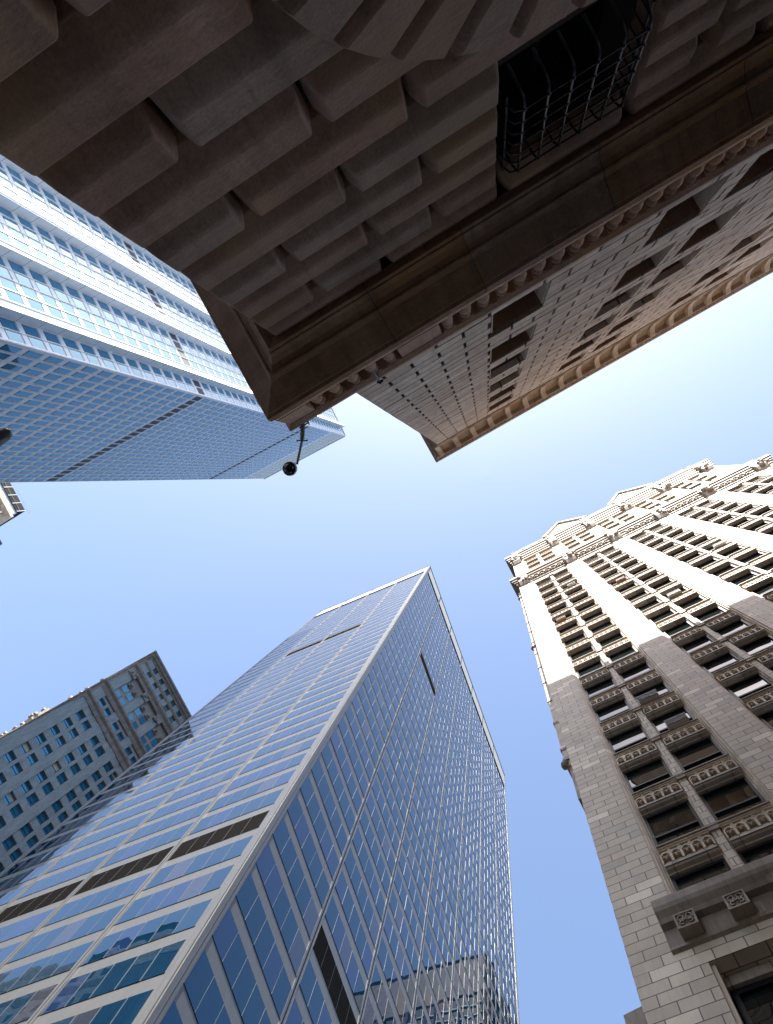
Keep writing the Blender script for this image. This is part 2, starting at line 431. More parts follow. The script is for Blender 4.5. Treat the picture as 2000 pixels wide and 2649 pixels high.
# window and basket grille
mb = MB(NF); mb.box(WX0 + .05, WX1 - .05, -1.15, -1.11, WZ0 + .05, WZ1 - .05, 'black'); wi = mb.build('window', bank)
mb = MB(NF)
for (a, b, c, d) in ((WX0, WX1, WZ0, WZ0 + .12), (WX0, WX1, WZ1 - .12, WZ1), (WX0, WX0 + .12, WZ0 + .12, WZ1 - .12), (WX1 - .12, WX1, WZ0 + .12, WZ1 - .12)):
    mb.box(a, b, -1.1, -1.0, c, d, 'iron')
mb.box((WX0 + WX1) / 2 - .05, (WX0 + WX1) / 2 + .05, -1.1, -1.02, WZ0 + .12, WZ1 - .12, 'iron'); mb.build('frame', wi)
gr = MB(NF)
vx = [sx(2.76) + .357 * k for k in range(6)]; hz = [9.42 + .305 * k for k in range(7)]
oo = .03
for x in vx:
    gr.tube([(x, -.45, 9.12), (x, -.12, 9.14), (x, oo - .02, 9.24), (x, oo, 9.4), (x, oo, 11.2), (x, oo - .04, 11.33), (x, -.14, 11.4), (x, -.45, 11.4)], .019, 'iron')
    for z in hz:
        if z < 11.3:
            gr.blob((x, oo, z), .038, 'iron', sz=.9, jit=0, rings=4, seg=6)
for z in hz:
    zz = min(z, 11.26)
    gr.tube([(vx[0] - .17, -.45, zz), (vx[0] - .17, -.14, zz), (vx[0] - .12, oo - .04, zz), (vx[0], oo, zz), (vx[-1], oo, zz), (vx[-1] + .06, oo - .04, zz), (vx[-1] + .1, -.14, zz), (vx[-1] + .1, -.45, zz)], .016, 'iron')
for x in (vx[0] - .17, vx[-1] + .1):
    gr.tube([(x, -.14, 9.2), (x, -.14, 11.36)], .017, 'iron')
    for z in hz: gr.blob((x, -.14, min(z, 11.26)), .034, 'iron', jit=0, rings=4, seg=6)
gr.build('window_grille', bank)
# balcony ledge
two = [(NF, 0, LN, 1, 0), (NS, 0, 40, 1, 0)]
LP = [(-.4, 12.13), (-.05, 12.13), (-.04, 12.02), (.04, 12.00), (.06, 11.98), (.13, 11.96), (.17, 12.02), (.17, 12.08), (.21, 12.22), (.29, 12.33), (.38, 12.38), (.42, 12.37), (.455, 12.40), (.46, 12.46),
      (.50, 12.52), (.92, 12.79), (.93, 12.83), (1.0, 12.86), (1.01, 13.12), (.96, 13.22), (-.4, 13.26)]
mb = MB(NF); x = 0.; i = 0
while x < LN:
    w_ = random.choice((1.9, 2.6, 3.2)); e_ = min(x + w_, LN)
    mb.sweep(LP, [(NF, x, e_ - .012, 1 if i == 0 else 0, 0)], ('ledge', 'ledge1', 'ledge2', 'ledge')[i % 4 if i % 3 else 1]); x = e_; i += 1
mb.sweep([(o - .03, z + .035) for o, z in LP[:-2]] + [(-.43, 13.1)], [(NF, .2, LN, 0, 0)], 'joint')
x = 0.; i = 0
while x < 40:
    mb.sweep(LP, [(NS, x, x + 2.4, 1 if i == 0 else 0, 0)], ('ledge2', 'ledge1', 'ledge')[i % 3]); x += 2.412; i += 1
mb.build('balcony_ledge', bank)
# balustrade
def bsx(X): return sx(X)
mb.sweep([(.62, 13.26), (.98, 13.26), (.98, 13.42), (.94, 13.46), (.62, 13.46)], two, 'ledge'); mb.build('balustrade_base', bank)
mb = MB(NF)
mb.sweep([(.60, 14.36), (1.0, 14.36), (1.03, 14.40), (1.08, 14.46), (1.08, 14.60), (1.04, 14.68), (.60, 14.70)], two, 'ledge')
mb.build('handrail', bank)
mb = MB(NF)
pan = [(-.95, .18 - .35)] ; bal = []
x = -.95; seq = []
panels = [(-.98, sx(-2.48)), (sx(-.32), sx(.62)), (sx(8.9), sx(9.9)), (sx(18.2), sx(19.2)), (sx(27.5), sx(28.5)), (sx(36.8), sx(37.8)), (sx(46), sx(47))]
for a, b in panels:
    mb = MB(NF); mb.box(a, b, .66, .985, 13.462, 14.358, 'ledge'); mb.build('balustrade_panel', bank)
mb = MB(NF); mb.box(.66, .985, .7, 40, 13.462, 14.358, 'ledge', fr=Face((CX, -DN), (-1, 0), (0, -1)))
mb.build('balustrade_panel', bank)
prof = [(.10, 13.47), (.12, 13.50), (.12, 13.54), (.07, 13.57), (.06, 13.62), (.10, 13.72), (.135, 13.86), (.13, 13.98), (.09, 14.08), (.06, 14.14), (.065, 14.18), (.11, 14.21), (.12, 14.25), (.12, 14.30)]
nb = 0
for (a, b), (c, d) in zip(panels, panels[1:]):
    n = round((c - b) / .412); st = (c - b) / n
    for k in range(n):
        q = b + st * (k + .5)
        if nb < 70:
            mb = MB(NF); mb.lathe((q, .86), prof, 'ledge', 12); mb.box(q - .14, q + .14, .74, .985, 14.30, 14.358, 'ledge'); mb.build('baluster', bank)
        nb += 1
# upper banded wall
uw = MB(NF)
ZT = 53.9
wins = []
wrow = [(20.45, 23.35), (26.35, 29.2), (31.4, 34.3), (36.75, 39.95), (42.3, 45.2), (47.6, 51.0)]
wcol = [(2.42, 4.34), (8.0, 9.95), (10.75, 12.7), (16.5, 18.45), (19.2, 21.15), (25.0, 26.95), (27.7, 29.6), (33.4, 35.3), (36.1, 38.0), (42, 43.9), (44.6, 46.5)]
for c0, c1 in wcol:
    for z0, z1 in wrow: wins.append((sx(c0), sx(c1), z0, z1))
uw.box(.05, LN, -8, -1.1, 13.2, ZT, 'joint')
# backing wall pieces between the openings
xs = [.05] + [v for c in wcol for v in (sx(c[0]), sx(c[1]))] + [LN]
for i in range(0, len(xs) - 1, 2): uw.box(xs[i] - (0 if i == 0 else .0), xs[i + 1], -1.1, -.05, 13.2, ZT, 'joint')
zr = [13.2] + [v for c in wrow for v in c] + [ZT]
for c0, c1 in wcol:
    for i in range(0, len(zr) - 1, 2): uw.box(sx(c0), sx(c1), -1.1, -.05, zr[i], zr[i + 1], 'joint')
    for z0, z1 in wrow:
        uw.box(sx(c0) - .001, sx(c0) + .05, -.95, -.06, z0, z1, 'wall'); uw.box(sx(c1) - .05, sx(c1) + .001, -.95, -.06, z0, z1, 'wall')
        uw.box(sx(c0) + .05, sx(c1) - .05, -.95, -.06, z1 - .04, z1 + .001, 'rustic1')  # lintel undersides in darker stone, painting in their shade
z = 13.2; row = 0
while z < ZT:
    z1 = min(z + .805, ZT); zb = z + .03; zt = z1 - .03
    off = 0 if row % 2 == 0 else .885
    X = [0.] + [sx(-1.22 + off + 1.77 * k) for k in range(0, 35)]
    for a, b in zip(X, X[1:]):
        a += .0 if a == 0 else .055; b = min(b, LN)
        if b - a < .1: continue
        pieces = [(a, b)]
        for c0, c1 in wcol:
            for w0, w1 in wrow:
                if zt > w0 + .25 and zb < w1 - .25:
                    q = []
                    for p0, p1 in pieces:
                        l, r_ = sx(c0), sx(c1)
                        if p1 <= l or p0 >= r_: q.append((p0, p1)); continue
                        if p0 < l - .05: q.append((p0, l))
                        if p1 > r_ + .05: q.append((r_, p1))
                    pieces = q
        for p0, p1 in pieces:
            o = random.choice((0, 0, 0, .0, -.006, .01)); wm = random.choice(('wall', 'wall', 'wall1', 'wall2'))
            if random.random() < .5:
                uw.box(p0, p1 - .055, -.3, o, zb, zt, wm)
            else:
                zm = zb + (zt - zb) * .5
                uw.box(p0, p1 - .055, -.3, o, zb, zm - .012, wm); uw.box(p0, p1 - .055, -.3, o - .004, zm + .012, zt, random.choice(('wall', wm)))
    z = z1; row += 1
uw.box(0.02, 40, -.3, -.0, 13.2, ZT, 'wall', fr=NS)
uw.build('upper_wall', bank)
cand = []
for (a, b, z0, z1) in wins:
    c = NF.pt((a + b) / 2, -.9, (z0 + z1) / 2); cand.append((a, b, z0, z1))
for (a, b, z0, z1) in cand:
    mb = MB(NF); e = .08; a2, b2 = a + .06, b - .06
    for (p, q, r_, t) in ((a2, b2, z0, z0 + e), (a2, b2, z1 - e - .05, z1 - .05), (a2, a2 + e, z0 + e, z1 - e - .05), (b2 - e, b2, z0 + e, z1 - e - .05), (a2 + e, b2 - e, (z0 + z1) / 2 - .05, (z0 + z1) / 2 + .05)):
        mb.box(p, q, -.86, -.78, r_, t, 'iron')
    w = mb.build('window', bank)
    mb = MB(NF); mb.box(a2 + .02, b2 - .02, -.88, -.85, z0 + .02, z1 - .07, 'gl_dark'); mb.build('pane', w)
# crowning cornice
ev = [(-.3, 53.9), (.06, 53.9), (.09, 54.1), (.05, 54.25), (.05, 54.8), (.07, 55.6), (.14, 56.3), (.30, 56.8), (.42, 57.0), (.74, 57.05), (.78, 57.3), (.84, 57.36), (.84, 57.6), (.93, 57.66), (.99, 57.75), (.99, 58.5), (-.3, 58.6)]
mb = MB(NF); mb.sweep(ev, two, 'eave')
x = .0
while x < LN - 1: mb.box(x - .7, x - .55, .8, .93, 57.42, 57.6, 'wall'); x += .34
mb.build('cornice', bank)
br = [(.0, 54.35), (.16, 54.4), (.20, 54.7), (.22, 55.3), (.30, 55.8), (.45, 56.2), (.66, 56.45), (.80, 56.6), (.82, 56.85), (.76, 56.98), (.0, 56.98)]
k = 0; s_ = sx(-2.35)
while s_ < LN - 1:
    mb = MB(NF); mb.prism_s(br, s_ - .2, s_ + .2, 'wall1'); mb.prism_s([(.0, 54.15), (.12, 54.15), (.12, 54.36), (.0, 54.36)], s_ - .26, s_ + .26, 'eave'); mb.build('cornice_bracket', bank); s_ += 1.575
# set-back attic behind the cornice (its roof edge shades the tower across the street)
mb = MB(NF); mb.box(1.2, LN, -40, -2.4, 58.4, 71.6, 'wall'); mb.box(1.0, LN, -40.2, -2.2, 71.6, 72.0, 'eave'); mb.box(.4, LN, -40, -8, GROUND, 58.4, 'wall'); mb.build('attic', bank)

# ================================================================== pale terracotta tower
az = radians(1.8)
def rot(x, y, a): return (x * cos(a) - y * sin(a), x * sin(a) + y * cos(a))
TP = rot(-2.63, 13.5, az); TF = Face(TP, (cos(az), sin(az)), (sin(az), -cos(az)))
TL = Face(TP, (-sin(az), cos(az)), (-cos(az), -sin(az)))      # narrow left side
TW = 31.3; TD = 18.0
TE = TF.pt(TW, 0, 0); TR = Face((TE[0], TE[1]), (-sin(az), cos(az)), (cos(az), sin(az)))
TB = TL.pt(TD, 0, 0); TBk = Face((TB[0], TB[1]), (cos(az), sin(az)), (-sin(az), cos(az)))
tower = thing('terracotta_tower', 'ornate pale terracotta office tower, sunlit white above and shaded below', 'building', (TP[0], TP[1], GROUND))
F0, FH, NFL = 22.97, 3.78, 15
piers = [(0, 1.69)] + [(.39 + 5.68 * k, .39 + 5.68 * k + 1.5) for k in (1, 2, 3, 4)] + [(28.79, TW)]
ZC = 79.6
mb = MB(TF); mb.box(.5, TW - .5, -TD + .3, -1.0, GROUND, 108, 'black')
mb.box(.3, TW, -TD, -TD + .4, GROUND, 108, 'tc'); mb.box(.3, TD - .1, -.6, -.02, GROUND, 108, 'tc', fr=TL); mb.box(.3, TD - .1, -.6, -.02, GROUND, 108, 'tc', fr=TR)
mb.build('side_wall', tower)
def pier_mesh(a, b, first, last):
    m_ = MB(TF)
    m_.box(a, b, -.9, .0, 12, ZC + 1.5, 'tc')
    if not first:   # moulded reveal on the left edge
        for i, (w, o) in enumerate(((.10, -.07), (.17, -.16), (.24, -.28))):
            m_.box(a - w, a + .01, -.9, o, 12, ZC + 1.4 - .01 * i, 'tcp')
    if not last:
        for i, (w, o) in enumerate(((.10, -.07), (.17, -.16), (.24, -.28))):
            m_.box(b - .01, b + w, -.9, o, 12, ZC + 1.4 - .01 * i, 'tcp')
    return m_
for i, (a, b) in enumerate(piers):
    pier_mesh(a, b, i == 0, i == 5).build('pier', tower)
bays = []
for i in range(5):
    l = piers[i][1] + .30; r_ = piers[i + 1][0] - .30; c = (l + r_) / 2
    bays.append((l - .06, c - .20, c + .20, r_ + .06))
    mb = MB(TF)
    mb.box(c - .14, c + .14, -.8, -.08, 19, ZC + 1, 'tc'); mb.box(c - .20, c + .20, -.8, -.22, 19, ZC + .95, 'tcp')
    for k in range(NFL):
        z = F0 + FH * k
        mb.box(c - .24, c + .24, -.3, .02, z - .02, z + .10, 'tcl'); mb.prism_o([(c - .24, z - .02), (c - .17, z - .22), (c + .17, z - .22), (c + .24, z - .02)], -.2, .0, 'tcl')
    mb.box(c - .3, c + .3, -.3, .1, ZC - .3, ZC + .2, 'tcp')
    mb.build('mullion', tower)

def arc_ring(cx, cz, r0, r1, a0, a1, n):
    P = [(cx + r1 * cos(a0 + (a1 - a0) * k / n), cz + r1 * sin(a0 + (a1 - a0) * k / n)) for k in range(n + 1)]
    Q = [(cx + r0 * cos(a0 + (a1 - a0) * k / n), cz + r0 * sin(a0 + (a1 - a0) * k / n)) for k in range(n + 1)]
    return [[P[k], P[k + 1], Q[k + 1], Q[k]] for k in range(n)]
def spandrel(mb, a, b, z, detail=True):
    """traceried apron below the sill at height z"""
    h = 1.16; o0 = -.16
    mb.box(a, b, -.7, o0 - .14, z - h + .05, z - .06, 'tcp')
    mb.box(a, b, -.75, .06, z - .07, z + .0, 'tcl'); mb.box(a, b, o0 - .12, .0, z - .13, z - .072, 'tcp')
    # flared foot and soffit
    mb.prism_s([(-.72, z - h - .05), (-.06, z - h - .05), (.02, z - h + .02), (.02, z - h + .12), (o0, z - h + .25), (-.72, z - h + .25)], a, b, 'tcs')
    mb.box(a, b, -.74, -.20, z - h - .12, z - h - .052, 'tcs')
    n = 5; w = (b - a) / n
    zb = z - h + .25; zsp = z - .48; r = w / 2 - .028
    for k in range(n):
        cx = a + w * (k + .5)
        if detail:
            for P in arc_ring(cx, zsp, r - .05, r + .012, 0, pi, 8): mb.prism_o(P, o0 - .15, -.03, 'tcp')
            for sgn in (-1, 1):
                for P in arc_ring(cx + sgn * r * .42, zsp - .09, .05, .085, pi * .1, pi * .9, 3): mb.prism_o(P, o0 - .15, -.06, 'tcp')
            mb.blob((cx, -.10, zsp - .10), .05, 'tcp', sz=.8, rings=4, seg=5)
            mb.box(cx - .10, cx + .10, o0 - .15, o0 - .03, zb, zb + .28, 'tcp')
        else:
            mb.box(cx - r + .04, cx + r - .04, o0 - .15, o0 - .0, zb, zsp - .2, 'tcp')
    for k in range(n + 1):
        cx = a + w * k; e = .035 if 0 < k < n else .0
        lo, hi = max(cx - .04, a), min(cx + .04, b)
        mb.box(lo, hi, o0 - .15, -.02, zb, zsp + .05, 'tcp')
        if 0 < k < n and detail: mb.prism_o([(cx - .09, zsp + .16), (cx, zsp + .08), (cx + .09, zsp + .16), (cx, zsp + .30)], o0 - .15, -.05, 'tcp')
    mb.box(a, b, o0 - .15, -.045, z - .19, z - .13, 'tcp')
def t_window(mb, a, b, z0, z1, pane=None, blind=0):
    e = .10; oG = -.40; zm = z0 + (z1 - z0) * .46
    for (p, q, r_, t, o) in ((a, b, z0, z0 + e, oG + .1), (a, b, z1 - e, z1, oG + .14), (a, a + e, z0 + e, z1 - e, oG + .14), (b - e, b, z0 + e, z1 - e, oG + .14), (a + e, b - e, zm - .05, zm + .05, oG + .09)):
        mb.box(p, q, oG - .06, o, r_, t, 'iron')
    pm = pane or mb; dz = random.uniform(-.006, .012); dx = random.uniform(-.008, .008)
    for (p, q, o) in ((z0 + e, zm - .05, oG), (zm + .05, z1 - e, oG + .04)):
        pm.quad([(a + e, o + dx, p), (b - e, o - dx, p), (b - e, o - dx + dz, q), (a + e, o + dx + dz, q)], 'gl_old')
    if blind:
        pm.box(a + e, b - e, oG - .055, oG - .05, z1 - e - blind * (z1 - z0), z1 - e, 'shade')
jobs = []
for k in range(-1, NFL + 1):
    for (l, c0, c1, r_) in bays:
        for (a, b) in ((l, c0), (c1, r_)):
            z0 = F0 + FH * k; z1 = z0 + FH - 1.16 - .2
            if k == NFL: continue
            p = TF.pt((a + b) / 2, -.3, (z0 + z1) / 2)
            vis = in_frame(p, 60)
            jobs.append(((not vis), p[0] ** 2 + p[1] ** 2 + p[2] ** 2, a, b, z0, z1, k))
jobs.sort(key=lambda j: (j[0], j[1]))
rest = MB(TF); rests = MB(TF); nw = 0; ns = 0
for (nv, d, a, b, z0, z1, k) in jobs:
    bl = random.choice((0, 0, 0, .2, .35))
    if nw < 100:
        w = MB(TF); p = MB(TF); t_window(w, a, b, z0, z1, p); wo = w.build('window', tower); p.build('pane', wo); nw += 1
    else: t_window(rest, a, b, z0, z1)
    if k >= 0:
        if ns < 100 and not nv:
            s1 = MB(TF); spandrel(s1, a, b, z0); s1.build('apron_panel', tower); ns += 1
        else: spandrel(rests, a, b, z0, not nv and d < 90 ** 2)
rest.build('window', tower, kind='stuff'); rests.build('apron_panel', tower, kind='stuff')
# head of the shaft, main cornice
tfour = [(TF, 0, TW, 1, 1), (TL, 0, TD, 1, 1), (TR, 0, TD, 1, 1)]
mb = MB(TF)
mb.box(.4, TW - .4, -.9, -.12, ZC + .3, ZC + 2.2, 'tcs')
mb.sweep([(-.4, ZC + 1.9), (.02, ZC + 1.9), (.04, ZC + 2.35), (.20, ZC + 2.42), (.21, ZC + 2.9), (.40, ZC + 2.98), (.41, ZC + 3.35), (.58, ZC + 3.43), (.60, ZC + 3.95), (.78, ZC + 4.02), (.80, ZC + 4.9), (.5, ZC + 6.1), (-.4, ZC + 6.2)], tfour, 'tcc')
x = 1.9
while x < TW - 1:
    if all(not (p0 - .4 < x < p1 + .2) for p0, p1 in piers):
        mb.box(x, x + .22, .0, .36, ZC + 2.5, ZC + 3.1, 'tcp'); mb.blob((x + .4, .16, ZC + 2.5), .16, 'tcl', rings=4, seg=6)
    x += .75
mb.build('main_cornice', tower)
def ornament(c, r, z0, z1, n, mk='tcc'):
    m_ = MB(TF)
    for k in range(n):
        a = random.uniform(-1, 1) * r; z = random.uniform(z0, z1); o = .25 + random.uniform(0, .45)
        m_.blob((c + a, o, z), random.uniform(.16, .34), random.choice((mk, mk, 'tcl')), rings=4, seg=6, jit=.3)
    m_.prism_s([(0, z0 - .5), (.2, z0 - .3), (.55, z0 + .3), (.85, z1), (0, z1)], c - r * .8, c + r * .8, mk)
    return m_
for i, (a, b) in enumerate(piers):
    ornament((a + b) / 2, .75, ZC + 1.7, ZC + 5.6, 26).build('pier_ornament', tower)
# upper storeys
U0 = ZC + 6.1; U1 = 101.5
mb = MB(TF)
for i, (a, b) in enumerate(piers):
    for j, (w, o) in enumerate(((0, -.02), (.14, -.12), (.26, -.25))):
        mb.box(a - w + .05 if i else a, b + w - .05 if i < 5 else b, -.9, o, U0, U1 + 1 - .01 * j, 'tcp')
mb.box(.4, TW - .4, -1.1, -.7, U0, 107, 'tcp')
for (l, c0, c1, r_) in bays: mb.box((c0 + c1) / 2 - .25, (c0 + c1) / 2 + .25, -.9, -.1, U0, U1 + 1, 'tcp')
mb.build('upper_storey', tower)
for (l, c0, c1, r_) in bays:
    for a, b in ((l - .04, c0 - .02), (c1 + .02, r_ + .04)):
        z = U0
        for h in (3.9, 3.9, 3.9):
            s1 = MB(TF); s1.box(a, b, -.72, -.68, z + .9, z + h - .3, 'gl_old'); s1.build('window', tower)
            s2 = MB(TF); s2.box(a, b, -.7, .0, z + h - .25, z + h + .45, 'tcc'); s2.box(a, b, -.7, .10, z + h + .45, z + h + .6, 'tcp')
            q = a
            while q < b - .1: s2.box(q, q + .1, -.1, .06, z + h + .1, z + h + .45, 'tcp'); q += .26
            s2.build('apron_panel', tower); z += h + .02
mb = MB(TF)
mb.sweep([(-.4, U1 - .2), (.04, U1 - .2), (.06, U1 + .6), (.22, U1 + .68), (.24, U1 + 1.6), (.40, U1 + 1.68), (.42, U1 + 2.7), (.58, U1 + 2.78), (.60, U1 + 3.7), (.78, U1 + 3.78), (.80, U1 + 5.0), (.4, U1 + 5.3), (-.4, U1 + 5.4)], tfour, 'tcc')
mb.build('top_cornice', tower)
mb = MB(TF)
for (a, b) in ((1.6, 5.8), (12.2, 17.2), (23.6, 28.6)):
    mb.box(a, b, -.2, .86, U1 + 4.9, U1 + 5.9, 'copper')
    q = a + .6
    while q < b: mb.box(q, q + .45, .5, .9, U1 + 4.6, U1 + 5.6, 'tcl'); q += 1.3
mb.build('copper_gutter', tower)
for i, (a, b) in enumerate(piers):
    ornament((a + b) / 2, .7, U1 - 1.5, U1 + 4.6, 26).build('pier_ornament', tower)
    c = (a + b) / 2; mb = MB(TF)
    mb.box(c - .6, c + .6, -.6, .55, U1 + 5.2, U1 + 7.5, 'tcp'); mb.lathe((c, 0), [(.62, U1 + 7.5), (.5, U1 + 8.3), (.2, U1 + 10.2), (.05, U1 + 11.4)], 'tcp', 8)
    for k in range(10): mb.blob((c + random.uniform(-.5, .5), .3 + random.uniform(0, .3), U1 + 5.5 + random.uniform(0, 3)), .22, 'tcp', rings=4, seg=6, jit=.3)
    mb.build('pinnacle', tower)
# gabled dormers
for (a, b) in ((6.3, 13.3), (17.6, 24.4)):
    mb = MB(TF); c = (a + b) / 2; z = U1 + 5.4
    mb.box(a, b, -3, .15, z, z + 5, 'tcp')
    mb.prism_o([(a - .2, z + 5), (b + .2, z + 5), (c, z + 14.5)], -3, .2, 'tcp')
    mb.prism_o([(a - .5, z + 4.7), (a + .2, z + 4.7), (c, z + 14.2), (c, z + 15.3)], .0, .55, 'tcc'); mb.prism_o([(b + .5, z + 4.7), (c, z + 15.3), (c, z + 14.2), (b - .2, z + 4.7)], .0, .55, 'tcc')
    for k in range(4):
        q = a + .5 + (b - a - 1) / 4 * k
        mb.box(q + .1, q + 1.2, .16, .18, z + .6, z + 3.4, 'gl_old'); mb.box(q - .12, q + .1, .1, .42, z, z + 4.6, 'tcp')
        mb.box(q, q + 1.5, .1, .46, z + 3.6, z + 4.4, 'tcc')
    for k in range(7):
        f = k / 6
        for sg in (-1, 1): mb.blob((c + sg * (1 - f) * (b - a) / 2 * 1.02, .3, z + 5 + f * 9.6), .26, 'tcp', rings=4, seg=6, jit=.3)
    mb.lathe((c, .1), [(.5, z + 14), (.42, z + 15.2), (.15, z + 16.6), (.04, z + 18)], 'tcp', 8)
    mb.build('dormer', tower)
mb = MB(TF)
mb.box(1, TW - 1, -TD, -3, 100, U1 + 9, 'copper'); mb.prism_s([(-3, U1 + 6), (-TD / 2, U1 + 15), (-TD, U1 + 6)], 1, TW - 1, 'copper'); mb.build('roof', tower)
# lower cornice with carved brackets and the two storeys under it
mb = MB(TF)
pc = [(-.3, 18.25), (.02, 18.25), (.10, 18.30), (.12, 18.55), (.16, 18.95), (.34, 19.0), (.40, 19.12), (.52, 19.28), (.56, 19.42), (.56, 19.72), (.4, 19.80), (-.8, 19.86)]
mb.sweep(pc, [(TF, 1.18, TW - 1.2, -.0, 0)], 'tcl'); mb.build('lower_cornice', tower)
k = 0
for x in [1.62 + 1.42 * q for q in range(20)]:
    mb = MB(TF); mb.box(x, x + .54, .1, .42, 18.44, 18.99, 'tcl')
    for (q0, q1, r0, r1) in ((x - .02, x + .56, 18.42, 18.47), (x - .02, x + .56, 18.95, 19.0), (x - .02, x + .03, 18.47, 18.95), (x + .51, x + .56, 18.47, 18.95)): mb.box(q0, q1, .1, .47, r0, r1, 'tcl')
    for sg in (-1, 1):
        cx = x + .27
        for (dx, dz, ra, a0, a1) in ((.11, .11, .085, -.4, 4.2), (.12, -.10, .075, -2.4, 2.6), (.05, .0, .05, 0, 6.28), (.17, .01, .045, 0, 5)):
            for P in arc_ring(cx + sg * dx, 18.71 + dz, ra - .028, ra, a0 if sg > 0 else pi - a0, a1 if sg > 0 else pi - a1, 8):
                mb.prism_o(P if sg > 0 else P[::-1], .42, .475, 'tcl')
    for q in range(5): mb.blob((x + .27, .43, 18.52 + .095 * q), .035, 'tcl', rings=4, seg=6, jit=.1)
    mb.build('carved_bracket', tower)
mb = MB(TF)
for i, (a, b) in enumerate(piers):
    mb.box(a, b + (.25 if i < 5 else 0), -.9, .012, 13.2, 18.0, 'tc')
    if i: mb.box(a - .25, a, -.9, .012, 13.2, 18.0, 'tc')
    mb.box(a - (.3 if i else 0), b + (.3 if i < 5 else 0), -.9, .06, GROUND, 13.2, 'dim_base')  # out-of-view base kept dark against bounce light
mb.box(1.69, TW - 1, -.8, .008, 17.62, 18.3, 'tc')
mb.box(1.99, TW - 2.7, -.8, .03, GROUND, 3.4, 'dim_base')
for i in range(5):
    l = piers[i][1] + .25; r_ = piers[i + 1][0] - .25
    mb.box(l, l + .12, -.8, -.1, 3.4, 17.6, 'tcp'); mb.box(r_ - .12, r_, -.8, -.1, 3.4, 17.6, 'tcp')
    mb.box(l + .12, r_ - .12, -.8, -.5, 17.3, 17.6, 'tcs')
mb.build('lower_storey', tower)
for i in range(5):
    l = piers[i][1] + .4; r_ = piers[i + 1][0] - .4
    for (z0, z1) in ((10.4, 17.3), (3.4, 9.8)):
        w = MB(TF); p = MB(TF); e = .16
        for (a, b, c, d) in ((l, r_, z0, z0 + e), (l, r_, z1 - e, z1), (l, l + e, z0 + e, z1 - e), (r_ - e, r_, z0 + e, z1 - e), (l + e, r_ - e, z0 + 2.2, z0 + 2.34)):
            w.box(a, b, -.78, -.62, c, d, 'iron')
        p.quad([(l + e, -.74, z0 + e), (r_ - e, -.74, z0 + e), (r_ - e, -.735, z1 - e), (l + e, -.735, z1 - e)], 'gl_old')
        wo = w.build('window', tower); p.build('pane', wo)
# side oriel on the narrow flank
mb = MB(TL)
mb.box(.75, TD - 1, -.1, .42, 33.2, 84.5, 'tcp')
z = 33.2
for z in (33.4, 56.2, 78.7):
    mb.blob((.80, .42, z), .24, 'tcl', rings=5, seg=8, jit=.15); mb.box(.65, TD - 1, -.1, .46, z + .25, z + .5, 'tcl')
for k in range(13): mb.box(.70, 1.2, .1, .47, 35 + 3.78 * k, 35.25 + 3.78 * k, 'tcl')
mb.box(.9, TD - 1, 0, .3, 30.0, 33.3, 'tcl')
mb.build('side_oriel', tower)
mb = MB(TL); mb.sweep([(-.1, 15.6), (.1, 15.6), (.2, 16.1), (.55, 16.6), (.62, 17.0), (.62, 17.6), (-.1, 17.7)], [(TL, .5, TD - 1, 0, 0)], 'tcl')
for k in range(8): mb.blob((.8 + .9 * k, .35, 16.2), .25, 'tcl', rings=4, seg=6, jit=.3)
mb.build('side_cornice', tower)

# window air conditioners resting in the terracotta tower's windows
def ac_unit(s, z, w, h, body, label):
    loc = TF.pt(s, -.1, z)
    u = thing('air_conditioner', label, 'air conditioner', loc, 'air conditioners in the terracotta tower windows')
    m_ = MB(TF); m_.box(s - w / 2, s + w / 2, -.55, .22, z, z + h, body); m_.build('case', u)
    m_ = MB(TF); m_.box(s - w / 2 + .03, s + w / 2 - .03, .221, .235, z + .03, z + h - .03, 'black')
    for k in range(6): m_.box(s - w / 2 + .03, s + w / 2 - .03, .236, .25, z + .06 + k * (h - .1) / 6, z + .075 + k * (h - .1) / 6, 'alu_l')
    m_.build('grille', u); m_ = MB(TF); m_.box(s - w / 2 - .02, s + w / 2 + .02, .2, .27, z + h, z + h + .03, 'bwhite'); m_.build('rim', u)
b0 = bays[0]; b1 = bays[1]; b2 = bays[2]
def sill(k): return F0 + FH * k
ac_unit(b0[2] + .95, sill(2) + .0, .95, .5, 'ac', 'brown window air conditioner, lowest of the two jutting from the leftmost tower bay')
ac_unit(b0[2] + .55, sill(3) + .0, 1.0, .52, 'ac', 'window air conditioner one floor above the lowest one in the leftmost tower bay')
ac_unit(b0[0] + .7, sill(9), .8, .45, 'rust', 'rusty orange air conditioner in the sunlit upper part of the leftmost tower bay')
ac_unit(b1[0] + .9, sill(10), .8, .45, 'rust', 'rusty air conditioner high in the second tower bay from the left')
ac_unit(b1[2] + .5, sill(7), .9, .5, 'ac', 'pale air conditioner beside the middle mullion of the second tower bay')
ac_unit(b0[2] + 1.0, sill(12), .8, .45, 'bwhite', 'white air conditioner just below the main cornice of the leftmost tower bay')
ac_unit(b2[2] + .8, sill(9), .9, .45, 'bwhite', 'white air conditioner in the third tower bay from the left')

